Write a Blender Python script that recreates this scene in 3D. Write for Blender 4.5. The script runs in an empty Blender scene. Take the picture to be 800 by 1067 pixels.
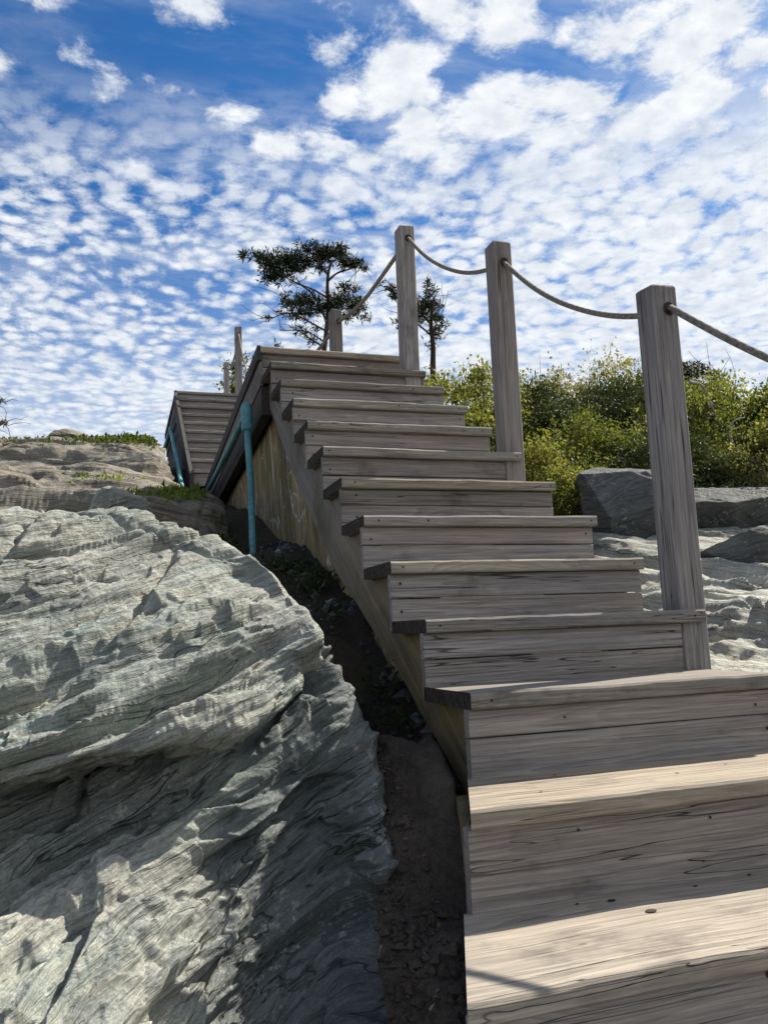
import bpy, math, random
import numpy as np
R = math.radians
scn = bpy.context.scene
COL = scn.collection
rng = np.random.default_rng(7)
random.seed(7)

# ------------------------------------------------------------------ camera
CAM = np.array([-0.8048317533, -1.8522645893, 0.1620028226])
YAW, PITCH, ROLL, FOC = 0.31475842, 0.14067876, -0.03931920, 860.0
_f = np.array([math.sin(YAW)*math.cos(PITCH), math.cos(YAW)*math.cos(PITCH), math.sin(PITCH)])
_r0 = np.array([math.cos(YAW), -math.sin(YAW), 0.0]); _u0 = np.cross(_r0, _f)
_r = math.cos(ROLL)*_r0 + math.sin(ROLL)*_u0
_u = -math.sin(ROLL)*_r0 + math.cos(ROLL)*_u0

def at(px, py, D):
    """world point seen at photo pixel (px,py) (800x1067) and depth D metres"""
    return CAM + D*(_f + _r*(px-400)/FOC - _u*(py-533.5)/FOC)

from mathutils import Matrix, Vector
cd = bpy.data.cameras.new('camera'); cam = bpy.data.objects.new('camera', cd); COL.objects.link(cam)
cd.sensor_fit = 'HORIZONTAL'; cd.sensor_width = 36; cd.lens = 36*FOC/800
cd.clip_start = 0.02; cd.clip_end = 3000
M3 = Matrix(((_r[0], _u[0], -_f[0]), (_r[1], _u[1], -_f[1]), (_r[2], _u[2], -_f[2])))
cam.matrix_world = Matrix.Translation(Vector(CAM)) @ M3.to_4x4()
scn.camera = cam

# ------------------------------------------------------------------ numpy noise
def _hash(ix, iy, iz, seed=0):
    h = (ix.astype(np.int64)*374761393 + iy.astype(np.int64)*668265263 + iz.astype(np.int64)*2147483647 + seed*974634777) & 0xffffffff
    h = ((h ^ (h >> 13))*1274126177) & 0xffffffff
    h = ((h ^ (h >> 16))*2246822519) & 0xffffffff
    return (h ^ (h >> 15)).astype(np.float64)/4294967295.0

def vnoise(p, seed=0):
    i = np.floor(p).astype(np.int64); f = p-i; f = f*f*f*(f*(f*6-15)+10)
    x, y, z = i[..., 0], i[..., 1], i[..., 2]
    def H(a, b, c): return _hash(x+a, y+b, z+c, seed)
    fx, fy, fz = f[..., 0], f[..., 1], f[..., 2]
    c00 = H(0,0,0)*(1-fx)+H(1,0,0)*fx; c10 = H(0,1,0)*(1-fx)+H(1,1,0)*fx
    c01 = H(0,0,1)*(1-fx)+H(1,0,1)*fx; c11 = H(0,1,1)*(1-fx)+H(1,1,1)*fx
    return ((c00*(1-fy)+c10*fy)*(1-fz)+(c01*(1-fy)+c11*fy)*fz)*2-1

def fbm(p, oct=4, seed=0, gain=.5):
    a, s, t = 1.0, 0.0, 0.0
    for k in range(oct):
        s = s+a*vnoise(p*(2.03**k)+k*19.7, seed+k); t += a; a *= gain
    return s/t

# ------------------------------------------------------------------ node helpers
def new_mat(name):
    m = bpy.data.materials.new(name); m.use_nodes = True
    nt = m.node_tree; nt.nodes.clear()
    return m, nt
class G:
    def __init__(s, nt): s.nt = nt
    def n(s, t, **kw):
        nd = s.nt.nodes.new(t)
        for k, v in kw.items():
            if k.startswith('i_'): nd.inputs[k[2:].replace('_', ' ')].default_value = v
            else: setattr(nd, k, v)
        return nd
    def l(s, a, b): s.nt.links.new(a, b)
    def _in(s, sock, v):
        if isinstance(v, bpy.types.NodeSocket): s.l(v, sock)
        else: sock.default_value = v
    def math(s, op, a, b=0.0, c=0.0, clamp=False):
        nd = s.n('ShaderNodeMath', operation=op, use_clamp=clamp)
        s._in(nd.inputs[0], a); s._in(nd.inputs[1], b); s._in(nd.inputs[2], c)
        return nd.outputs[0]
    def vmath(s, op, a, b=(0,0,0)):
        nd = s.n('ShaderNodeVectorMath', operation=op)
        s._in(nd.inputs[0], a); s._in(nd.inputs[1], b)
        return nd.outputs[0]
    def dot(s, a, b):
        nd = s.n('ShaderNodeVectorMath', operation='DOT_PRODUCT')
        s._in(nd.inputs[0], a); s._in(nd.inputs[1], b)
        return nd.outputs['Value']
    def noise(s, vec, scale, detail=3, rough=.55, dist=0.0):
        nd = s.n('ShaderNodeTexNoise'); s.l(vec, nd.inputs['Vector'])
        nd.inputs['Scale'].default_value = scale; nd.inputs['Detail'].default_value = detail
        nd.inputs['Roughness'].default_value = rough; nd.inputs['Distortion'].default_value = dist
        return nd.outputs['Fac']
    def ramp(s, fac, stops, interp='LINEAR'):
        nd = s.n('ShaderNodeValToRGB'); s.l(fac, nd.inputs[0]); cr = nd.color_ramp; cr.interpolation = interp
        while len(cr.elements) < len(stops): cr.elements.new(.5)
        for e, (p, c) in zip(cr.elements, stops):
            e.position = p
            e.color = (c, c, c, 1) if isinstance(c, (int, float)) else (*c, 1)
        return nd.outputs[0]
    def mix(s, fac, a, b, mode='MIX'):
        nd = s.n('ShaderNodeMix', data_type='RGBA', blend_type=mode)
        s._in(nd.inputs[0], fac)
        for i, v in ((6, a), (7, b)):
            if isinstance(v, tuple): v = (*v, 1) if len(v) == 3 else v
            s._in(nd.inputs[i], v)
        return nd.outputs[2]
    def maprange(s, v, a, b, c=0.0, d=1.0, smooth=False):
        nd = s.n('ShaderNodeMapRange', clamp=True)
        if smooth: nd.interpolation_type = 'SMOOTHSTEP'
        s.l(v, nd.inputs[0])
        for i, q in enumerate((a, b, c, d)): s._in(nd.inputs[1+i], q)
        return nd.outputs[0]
    def mapping(s, vec, scale=(1,1,1), rot=(0,0,0), loc=(0,0,0)):
        nd = s.n('ShaderNodeMapping'); s.l(vec, nd.inputs[0])
        nd.inputs['Scale'].default_value = scale; nd.inputs['Rotation'].default_value = rot; nd.inputs['Location'].default_value = loc
        return nd.outputs[0]
    def bump(s, h, strength, dist, normal=None):
        nd = s.n('ShaderNodeBump'); nd.inputs['Strength'].default_value = strength; nd.inputs['Distance'].default_value = dist
        s.l(h, nd.inputs['Height'])
        if normal is not None: s.l(normal, nd.inputs['Normal'])
        return nd.outputs[0]
    def out(s, color, rough=.85, normal=None, spec=.3):
        p = s.n('ShaderNodeBsdfPrincipled')
        s._in(p.inputs['Base Color'], (*color, 1) if isinstance(color, tuple) else color)
        s._in(p.inputs['Roughness'], rough); p.inputs['Specular IOR Level'].default_value = spec
        if normal is not None: s.l(normal, p.inputs['Normal'])
        o = s.n('ShaderNodeOutputMaterial'); s.l(p.outputs[0], o.inputs[0])
        return p, o

# ------------------------------------------------------------------ materials
def wood_mat(name, axis='x', light=(.405,.352,.31), dark=(.19,.162,.145), grey=(.32,.29,.272), tone=1.0):
    m, nt = new_mat(name); g = G(nt)
    tc = g.n('ShaderNodeTexCoord'); oi = g.n('ShaderNodeObjectInfo')
    off = g.n('ShaderNodeCombineXYZ'); 
    for k, q in enumerate((37.0, 91.0, 53.0)): g.l(g.math('MULTIPLY', oi.outputs['Random'], q), off.inputs[k])
    v = g.vmath('ADD', tc.outputs['Object'], off.outputs[0])
    if axis == 'y': v = g.mapping(v, rot=(0,0,R(90)))
    if axis == 'z': v = g.mapping(v, rot=(0,R(90),0))
    kn = g.n('ShaderNodeTexVoronoi', feature='F1'); g.l(g.mapping(v, (1.1,4.2,4.2)), kn.inputs['Vector']); kn.inputs['Scale'].default_value = 1.0
    kd = kn.outputs['Distance']
    knot = g.maprange(kd, .05, .32, 1.0, 0.0, True)
    ringf = g.noise(g.mapping(v, (.42,9.5,9.5)), 1.0, 2, .45, .2)
    ringf = g.math('ADD', ringf, g.math('MULTIPLY', knot, .22))
    rs = g.math('FRACT', g.math('MULTIPLY', ringf, 17.0))
    late = g.ramp(rs, [(0, .15), (.55, .75), (.86, 1.0), (.93, .1), (1, .15)])
    fib = g.noise(g.mapping(v, (5,210,210)), 1.0, 4, .68)
    streak = g.noise(g.mapping(v, (1.5,64,64)), 1.0, 4, .6)
    blot = g.noise(g.mapping(v, (1.4,3.2,3.2)), 1.0, 4, .6)
    c = g.mix(g.maprange(g.math('ADD', g.math('MULTIPLY', late, .32), g.math('MULTIPLY', streak, .75)), .24, .80), dark, light)
    c = g.mix(g.maprange(blot, .35, .68, 0.0, .8), c, g.mix(g.maprange(streak, .3, .7), tuple(q*.55 for q in grey), grey))
    c = g.mix(g.maprange(fib, .30, .60, .55, 0.0), c, (.06,.052,.047))
    st = g.noise(g.mapping(v, (1.5,2.6,2.6), loc=(5,3,9)), 1.5, 5, .66)
    c = g.mix(g.maprange(st, .56, .72, 0.0, .62, True), c, (.055,.045,.04))
    c = g.mix(g.maprange(kd, .03, .075, .85, 0.0, True), c, (.05,.033,.024))
    ck = g.noise(g.mapping(v, (.8,34,34), loc=(3,1,7)), 1.0, 2, .5, .35)
    crack = g.maprange(g.math('ABSOLUTE', g.math('SUBTRACT', ck, .5)), .0015, .007 if axis != 'z' else .009, 1.0, 0.0)
    ckm = g.maprange(g.noise(v, 1.6, 1), .44, .56)
    crack = g.math('MULTIPLY', crack, ckm)
    c = g.mix(g.math('MULTIPLY', crack, .85), c, (.02,.017,.015))
    hs = g.n('ShaderNodeHueSaturation'); g.l(c, hs.inputs['Color'])
    g.l(g.maprange(oi.outputs['Random'], 0, 1, .70*tone, 1.22*tone), hs.inputs['Value'])
    g.l(g.maprange(g.math('FRACT', g.math('MULTIPLY', oi.outputs['Random'], 7.3)), 0, 1, .48, 1.0), hs.inputs['Saturation'])
    h = g.math('ADD', g.math('MULTIPLY', fib, .35), g.math('MULTIPLY', late, .3))
    h = g.math('ADD', h, g.math('MULTIPLY', streak, .4))
    h = g.math('SUBTRACT', h, g.math('MULTIPLY', crack, 1.2))
    nrm = g.bump(h, .8, .004)
    g.out(hs.outputs[0], .88, nrm, .2)
    return m
W_X = wood_mat('weathered_wood_across', 'x')
W_TREAD = wood_mat('weathered_wood_tread', 'x', light=(.43,.365,.28), dark=(.21,.175,.135), grey=(.335,.295,.24))
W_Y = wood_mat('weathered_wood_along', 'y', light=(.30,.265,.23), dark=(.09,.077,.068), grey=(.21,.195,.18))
W_Z = wood_mat('weathered_wood_post', 'z', light=(.43,.35,.30), dark=(.18,.147,.13), grey=(.345,.30,.28))
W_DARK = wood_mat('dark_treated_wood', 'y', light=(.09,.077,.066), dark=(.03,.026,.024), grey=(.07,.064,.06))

def end_grain():
    m, nt = new_mat('dark_end_grain'); g = G(nt); tc = g.n('ShaderNodeTexCoord')
    a = g.noise(tc.outputs['Object'], 60, 4, .7)
    g.out(g.ramp(a, [(.3, (.022,.019,.017)), (.7, (.085,.072,.06))]), .95, g.bump(a, .9, .004), .1)
    return m
ENDG = end_grain()

def strin_mat():
    m, nt = new_mat('stringer_wood'); g = G(nt); tc = g.n('ShaderNodeTexCoord'); v = tc.outputs['Object']
    w = g.mapping(v, (1,1,1), (R(-33),0,0))
    s1 = g.noise(g.mapping(w, (8,1.3,34)), 1.0, 6, .68); b = g.noise(v, 2.6, 5, .6); fi = g.noise(g.mapping(w, (30,5,160)), 1, 3, .6)
    c = g.mix(g.maprange(s1, .3, .7), (.075,.062,.032), (.35,.265,.145))
    z = g.n('ShaderNodeSeparateXYZ'); g.l(v, z.inputs[0])
    c = g.mix(g.maprange(g.math('ADD', z.outputs[2], g.math('MULTIPLY', b, .8)), 1.35, 2.1, 0.0, .9), c, g.mix(s1, (.10,.09,.08), (.33,.295,.255)))
    c = g.mix(g.maprange(b, .52, .68, 0.0, .75), c, (.10,.09,.045))
    g.out(c, .9, g.bump(g.math('ADD', fi, s1), .6, .004), .2)
    return m
STRING = strin_mat()

def rock_mat(name, pale=(.54,.54,.475), mid=(.31,.325,.295), dark=(.085,.095,.095), tan=(.45,.39,.29), green=(.29,.35,.315), rot=(R(6), R(21), 0), tanamt=.5, fine=1.0, shade_tone=None):
    m, nt = new_mat(name); g = G(nt); tc = g.n('ShaderNodeTexCoord'); v = tc.outputs['Object']
    wob = g.n('ShaderNodeTexNoise'); g.l(v, wob.inputs['Vector']); wob.inputs['Scale'].default_value = 2.2; wob.inputs['Detail'].default_value = 4
    vw = g.vmath('ADD', v, g.vmath('MULTIPLY', g.vmath('SUBTRACT', wob.outputs['Color'], (.5,.5,.5)), (.10,.10,.10)))
    f = g.mapping(vw, (1,1,1), rot)
    l1 = g.noise(g.mapping(f, (2.2,2.2,26)), 1.0, 6, .62, .3)
    l2 = g.noise(g.mapping(f, (7,7,95)), 1.0, 5, .65, .4)
    l3 = g.noise(g.mapping(f, (34,34,230)), 1.0, 4, .7)
    big = g.noise(v, 1.5, 5, .6); med = g.noise(v, 7.0, 5, .62); fn = g.noise(v, 120, 4, .7)
    c = g.mix(g.maprange(big, .36, .62), pale, mid)
    c = g.mix(g.maprange(g.noise(v, 2.3, 4, .6, .4), .46, .64, 0.0, .8), c, green)
    c = g.mix(g.maprange(g.math('ADD', g.math('MULTIPLY', l1, .7), g.math('MULTIPLY', med, .35)), .55, .68, 0.0, tanamt), c, tan)
    if shade_tone:  # painted shade: colour darkened to blue-grey on the side towards the stairs
        shd_ = g.math('ADD', g.dot(v, shade_tone[0]), g.math('MULTIPLY', g.math('SUBTRACT', g.noise(v, 2.6, 5, .65), .5), .22))
        c = g.mix(g.maprange(shd_, shade_tone[1]-.035, shade_tone[1]+.035, .85, 0.0, True), c, g.mix(med, (.085,.105,.112), (.20,.228,.228)))
    c = g.mix(g.maprange(l2, .36, .54, .55, 0.0), c, dark)
    c = g.mix(g.maprange(l1, .30, .44, .5, 0.0), c, dark)
    cr = g.maprange(g.math('ABSOLUTE', g.math('SUBTRACT', g.noise(g.mapping(f, (1.6,2.2,13), loc=(4,2,7)), 1.0, 4, .55, .5), .5)),   .002, .010, .7, 0.0)
    cr = g.math('MULTIPLY', cr, g.maprange(big, .45, .58))
    c = g.mix(cr, c, (.03,.03,.028))
    lich = g.math('MULTIPLY', g.maprange(g.noise(v, 34, 5, .7), .54, .66), g.maprange(g.noise(v, 3.3, 3, .6), .45, .62))
    c = g.mix(g.math('MULTIPLY', lich, .75), c, (.62,.62,.57))
    c = g.mix(g.maprange(fn, .35, .6, .38, 0.0), c, (.07,.07,.065))
    h = g.math('ADD', g.math('MULTIPLY', l1, 1.2), g.math('MULTIPLY', l2, .75))
    h = g.math('ADD', h, g.math('MULTIPLY', l3, .3)); h = g.math('ADD', h, g.math('MULTIPLY', fn, .14*fine)); h = g.math('ADD', h, g.math('MULTIPLY', med, .5))
    h = g.math('SUBTRACT', h, g.math('MULTIPLY', cr, .6))
    g.out(c, .85, g.bump(h, 1.0, .022), .3)
    return m
ROCK = rock_mat('schist_grey')
ROCK_L = rock_mat('schist_shade_toned', shade_tone=((-1.0,-.1,.3), .50), rot=(R(6), R(25), 0))
ROCK_R = rock_mat('schist_pale', pale=(.56,.55,.48), mid=(.40,.395,.345), rot=(R(-6), R(-17), 0), tanamt=.4)
ROCK_B = rock_mat('schist_brown', pale=(.37,.335,.27), mid=(.21,.185,.15), dark=(.05,.046,.04), tan=(.39,.31,.20), green=(.19,.185,.145), rot=(R(4), R(-7), 0), tanamt=.8)
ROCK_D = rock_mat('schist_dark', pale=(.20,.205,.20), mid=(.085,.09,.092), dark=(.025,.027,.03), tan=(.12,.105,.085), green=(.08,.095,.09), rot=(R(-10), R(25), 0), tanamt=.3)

def soil_mat(name, a, b, sc=30.0, moss=None):
    m, nt = new_mat(name); g = G(nt); tc = g.n('ShaderNodeTexCoord'); v = tc.outputs['Object']
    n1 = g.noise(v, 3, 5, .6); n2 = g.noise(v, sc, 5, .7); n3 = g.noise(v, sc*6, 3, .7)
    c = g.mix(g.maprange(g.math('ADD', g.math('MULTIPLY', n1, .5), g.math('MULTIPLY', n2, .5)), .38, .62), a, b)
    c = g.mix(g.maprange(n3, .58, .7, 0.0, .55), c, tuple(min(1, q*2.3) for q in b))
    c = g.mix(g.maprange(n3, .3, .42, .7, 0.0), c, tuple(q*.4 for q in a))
    if moss: c = g.mix(g.maprange(g.noise(v, 2.1, 4, .6), .5, .66), c, moss)
    g.out(c, .95, g.bump(g.math('ADD', n2, g.math('MULTIPLY', n3, .6)), .9, .02), .15)
    return m
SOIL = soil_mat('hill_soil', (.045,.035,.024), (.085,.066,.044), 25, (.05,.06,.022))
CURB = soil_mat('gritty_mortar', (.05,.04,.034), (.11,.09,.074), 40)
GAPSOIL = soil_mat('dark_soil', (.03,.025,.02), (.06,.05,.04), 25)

def wall_mat():
    m, nt = new_mat('stained_concrete'); g = G(nt); tc = g.n('ShaderNodeTexCoord'); v = tc.outputs['Object']
    big = g.noise(v, 1.7, 5, .6); drip = g.noise(g.mapping(v, (3,4.2,1.5)), 1.0, 8, .70, .6); dr2 = g.noise(g.mapping(v, (4,13,1.5), loc=(2,5,3)), 1.0, 4, .6, .6)
    fn = g.noise(v, 60, 5, .7)
    c = g.mix(g.maprange(drip, .32, .66), (.085,.070,.034), (.46,.33,.17))
    c = g.mix(g.maprange(big, .46, .66, 0.0, .75), c, (.19,.175,.09))
    eff = g.math('MULTIPLY', g.maprange(dr2, .56, .64), g.maprange(g.noise(v, 3.4, 3), .45, .6))
    c = g.mix(g.math('MULTIPLY', eff, .8), c, (.62,.53,.42))
    vo = g.n('ShaderNodeTexVoronoi', feature='DISTANCE_TO_EDGE'); vo.inputs['Scale'].default_value = 3.2
    wo = g.n('ShaderNodeTexNoise'); g.l(v, wo.inputs['Vector']); wo.inputs['Scale'].default_value = 6
    g.l(g.vmath('ADD', v, g.vmath('MULTIPLY', wo.outputs['Color'], (.25,.25,.25))), vo.inputs['Vector'])
    ck = g.math('MULTIPLY', g.maprange(vo.outputs['Distance'], .008, .028, 1.0, 0.0), g.maprange(g.noise(v, 2.2, 3), .44, .54))
    c = g.mix(g.math('MULTIPLY', ck, .85), c, (.60,.57,.50))
    c = g.mix(g.maprange(fn, .3, .5, .5, 0.0), c, (.03,.026,.016))
    g.out(c, .92, g.bump(g.math('ADD', fn, g.math('MULTIPLY', drip, .4)), .7, .008), .2)
    return m
WALL = wall_mat()

def pipe_mat():
    m, nt = new_mat('chipped_teal_paint'); g = G(nt); tc = g.n('ShaderNodeTexCoord'); v = tc.outputs['Object']
    a = g.noise(v, 9, 5, .65); b = g.noise(v, 45, 4, .7); d = g.noise(v, 3, 3)
    c = g.mix(g.maprange(d, .35, .65), (.075,.235,.265), (.145,.36,.37))
    c = g.mix(g.maprange(b, .40, .55, .5, 0.0), c, (.03,.10,.12))
    c = g.mix(g.maprange(a, .61, .68, 0.0, .8), c, (.10,.075,.05))
    c = g.mix(g.maprange(g.noise(v, 20, 4, .7), .66, .7, 0.0, .6), c, (.35,.42,.38))
    g.out(c, .55, g.bump(a, .5, .004), .4)
    return m
TEAL = pipe_mat()

def rope_mat():
    m, nt = new_mat('weathered_rope'); g = G(nt); 
    uv = g.n('ShaderNodeAttribute', attribute_name='rp'); sx = g.n('ShaderNodeSeparateXYZ'); g.l(uv.outputs['Vector'], sx.inputs[0])
    tw = g.math('SINE', g.math('ADD', g.math('MULTIPLY', sx.outputs[0], 150.0), g.math('MULTIPLY', sx.outputs[1], 18.85)))
    tc = g.n('ShaderNodeTexCoord'); n = g.noise(tc.outputs['Object'], 90, 4, .7); n2 = g.noise(tc.outputs['Object'], 8, 3)
    c = g.mix(g.maprange(tw, -3.2, .5), (.10,.085,.075), g.mix(n2, (.23,.20,.17), (.33,.30,.26)))
    c = g.mix(g.maprange(n, .35, .55, .6, 0.0), c, (.07,.06,.052))
    g.out(c, .9, g.bump(g.math('ADD', g.math('MULTIPLY', tw, .2), n), .6, .003), .2)
    return m
ROPE = rope_mat()

def leaf_mat(name, stops, trans=.45, rough=.55):
    m, nt = new_mat(name); g = G(nt)
    at_ = g.n('ShaderNodeAttribute', attribute_name='leaf_tone')
    c = g.ramp(at_.outputs['Fac'], stops)
    p = g.n('ShaderNodeBsdfPrincipled'); g.l(c, p.inputs['Base Color']); p.inputs['Roughness'].default_value = rough; p.inputs['Specular IOR Level'].default_value = .25
    t = g.n('ShaderNodeBsdfTranslucent'); 
    bc = g.mix(1.0, c, (1.25,1.35,.55), 'MULTIPLY'); g.l(bc, t.inputs['Color'])
    mx = g.n('ShaderNodeMixShader'); mx.inputs[0].default_value = trans
    g.l(p.outputs[0], mx.inputs[1]); g.l(t.outputs[0], mx.inputs[2])
    o = g.n('ShaderNodeOutputMaterial'); g.l(mx.outputs[0], o.inputs[0])
    return m
LEAF_Y = leaf_mat('yellow_green_leaf', [(0, (.08,.10,.02)), (.45, (.18,.185,.055)), (.8, (.32,.29,.10)), (1, (.42,.33,.13))])
LEAF_G = leaf_mat('mid_green_leaf', [(0, (.04,.06,.018)), (.5, (.12,.135,.034)), (.85, (.23,.22,.06)), (1, (.30,.24,.07))])
LEAF_D = leaf_mat('dark_evergreen_leaf', [(0, (.022,.035,.014)), (.6, (.06,.08,.027)), (1, (.14,.15,.05))], .2)
LEAF_P = leaf_mat('pale_dry_leaf', [(0, (.12,.115,.05)), (.5, (.26,.23,.10)), (1, (.42,.34,.17))], .4)
NEEDLE = leaf_mat('cedar_needle', [(0, (.014,.024,.013)), (.7, (.035,.05,.022)), (1, (.085,.095,.04))], .12)
GRASS = leaf_mat('grass_blade', [(0, (.05,.075,.015)), (.6, (.13,.18,.03)), (1, (.25,.24,.08))], .4)
WEED = leaf_mat('shaded_weed_leaf', [(0, (.02,.03,.012)), (.7, (.05,.065,.02)), (1, (.12,.10,.04))], .25)

def bark_mat(name, a, b):
    m, nt = new_mat(name); g = G(nt); tc = g.n('ShaderNodeTexCoord')
    n = g.noise(g.mapping(tc.outputs['Object'], (18,18,3.5)), 1, 5, .65)
    g.out(g.mix(g.maprange(n, .3, .7), a, b), .95, g.bump(n, .8, .015), .1)
    return m
BARK = bark_mat('cedar_bark', (.035,.026,.02), (.11,.085,.065))
DEADWOOD = bark_mat('dead_wood', (.20,.18,.16), (.42,.40,.37))
TWIG = bark_mat('shrub_twig', (.05,.04,.03), (.15,.115,.08))
def hole_mat():
    m, nt = new_mat('rusty_nail'); g = G(nt); tc = g.n('ShaderNodeTexCoord')
    n = g.noise(tc.outputs['Object'], 200, 2)
    g.out(g.mix(n, (.012,.009,.008), (.05,.03,.02)), .7); return m
NAIL = hole_mat()

# ------------------------------------------------------------------ object helpers
def thing(name, label, cat, loc=(0,0,0), group=None):
    o = bpy.data.objects.new(name, None); COL.objects.link(o); o.location = loc; o.empty_display_size = .1
    o['label'] = label; o['category'] = cat
    if group: o['group'] = group
    return o
def tag(o, label, cat, group=None, kind=None):
    o['label'] = label
    if cat: o['category'] = cat
    if group: o['group'] = group
    if kind: o['kind'] = kind
    return o
def origin_of(parent):
    l = np.zeros(3); p = parent
    while p is not None: l += np.array(p.location); p = p.parent
    return l
def build(name, V, F, mats, parent=None, smooth=False, mi=None, face_attr=None, vec_attr=None, loc=None):
    """V: (n,3) world coordinates; the mesh is stored relative to parent's (or loc's) origin"""
    V = np.asarray(V, float)
    off = origin_of(parent) if parent is not None else (np.array(loc, float) if loc is not None else np.zeros(3))
    V = V-off
    me = bpy.data.meshes.new(name)
    if isinstance(F, np.ndarray):
        n, k = F.shape
        me.vertices.add(len(V)); me.vertices.foreach_set('co', V.astype(np.float32).ravel())
        me.loops.add(n*k); me.loops.foreach_set('vertex_index', F.astype(np.int32).ravel())
        me.polygons.add(n); me.polygons.foreach_set('loop_start', np.arange(0, n*k, k, dtype=np.int32))
        me.polygons.foreach_set('loop_total', np.full(n, k, dtype=np.int32))
        me.update(calc_edges=True)
    else:
        me.from_pydata([tuple(v) for v in V], [], F)
    if not isinstance(mats, (list, tuple)): mats = [mats]
    for m in mats: me.materials.append(m)
    if mi is not None: me.polygons.foreach_set('material_index', np.asarray(mi, np.int32))
    me.polygons.foreach_set('use_smooth', np.full(len(me.polygons), smooth, dtype=bool))
    if face_attr is not None:
        a = me.attributes.new('leaf_tone', 'FLOAT', 'FACE'); a.data.foreach_set('value', np.asarray(face_attr, np.float32))
    if vec_attr is not None:
        a = me.attributes.new('rp', 'FLOAT_VECTOR', 'POINT'); a.data.foreach_set('vector', np.asarray(vec_attr, np.float32).ravel())
    me.validate(); me.update()
    o = bpy.data.objects.new(name, me); COL.objects.link(o)
    if parent is not None: o.parent = parent
    elif loc is not None: o.location = loc
    return o

class MB:
    def __init__(s): s.V = []; s.F = []; s.M = []
    def add(s, V, F, mi=0):
        o = len(s.V); s.V += [tuple(map(float, v)) for v in V]; s.F += [tuple(i+o for i in f) for f in F]; s.M += [mi]*len(F)
    def box(s, a, b, mi=0):
        (x0,y0,z0), (x1,y1,z1) = a, b
        V = [(x0,y0,z0),(x1,y0,z0),(x1,y1,z0),(x0,y1,z0),(x0,y0,z1),(x1,y0,z1),(x1,y1,z1),(x0,y1,z1)]
        s.add(V, [(0,3,2,1),(4,5,6,7),(0,1,5,4),(1,2,6,5),(2,3,7,6),(3,0,4,7)], mi)
    def build(s, name, mats, parent=None, smooth=False, **k): return build(name, np.array(s.V), s.F, mats, parent, smooth, s.M, **k)

def tube_mesh(pts, rad, seg=8, cap=True):
    pts = np.asarray(pts, float); n = len(pts)
    rad = np.full(n, rad) if np.isscalar(rad) else np.asarray(rad, float)
    T = np.gradient(pts, axis=0); T /= np.linalg.norm(T, axis=1)[:, None]+1e-12
    ref = np.array([.13,.21,.97]) if abs(T[0,2]) < .9 else np.array([.97,.13,.21])
    A = np.cross(T, ref); A /= np.linalg.norm(A, axis=1)[:, None]; B = np.cross(T, A)
    th = np.linspace(0, 2*math.pi, seg, endpoint=False)
    V = pts[:, None]+rad[:, None, None]*(np.cos(th)[None, :, None]*A[:, None]+np.sin(th)[None, :, None]*B[:, None])
    V = V.reshape(-1, 3); F = []
    for i in range(n-1):
        for j in range(seg):
            k = (j+1) % seg; F.append((i*seg+j, i*seg+k, (i+1)*seg+k, (i+1)*seg+j))
    if cap: F.append(tuple(range(seg-1, -1, -1))); F.append(tuple((n-1)*seg+j for j in range(seg)))
    return V, F

def spline(pts, n=10):
    """Catmull-Rom through pts"""
    P = np.asarray(pts, float); P = np.vstack([2*P[0]-P[1], P, 2*P[-1]-P[-2]]); out = []
    for i in range(1, len(P)-2):
        t = np.linspace(0, 1, n, endpoint=False)[:, None]
        out.append(.5*(2*P[i]+(P[i+1]-P[i-1])*t+(2*P[i-1]-5*P[i]+4*P[i+1]-P[i+2])*t**2+(3*P[i]-P[i-1]-3*P[i+1]+P[i+2])*t**3))
    return np.vstack(out+[P[-2][None]])

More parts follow.
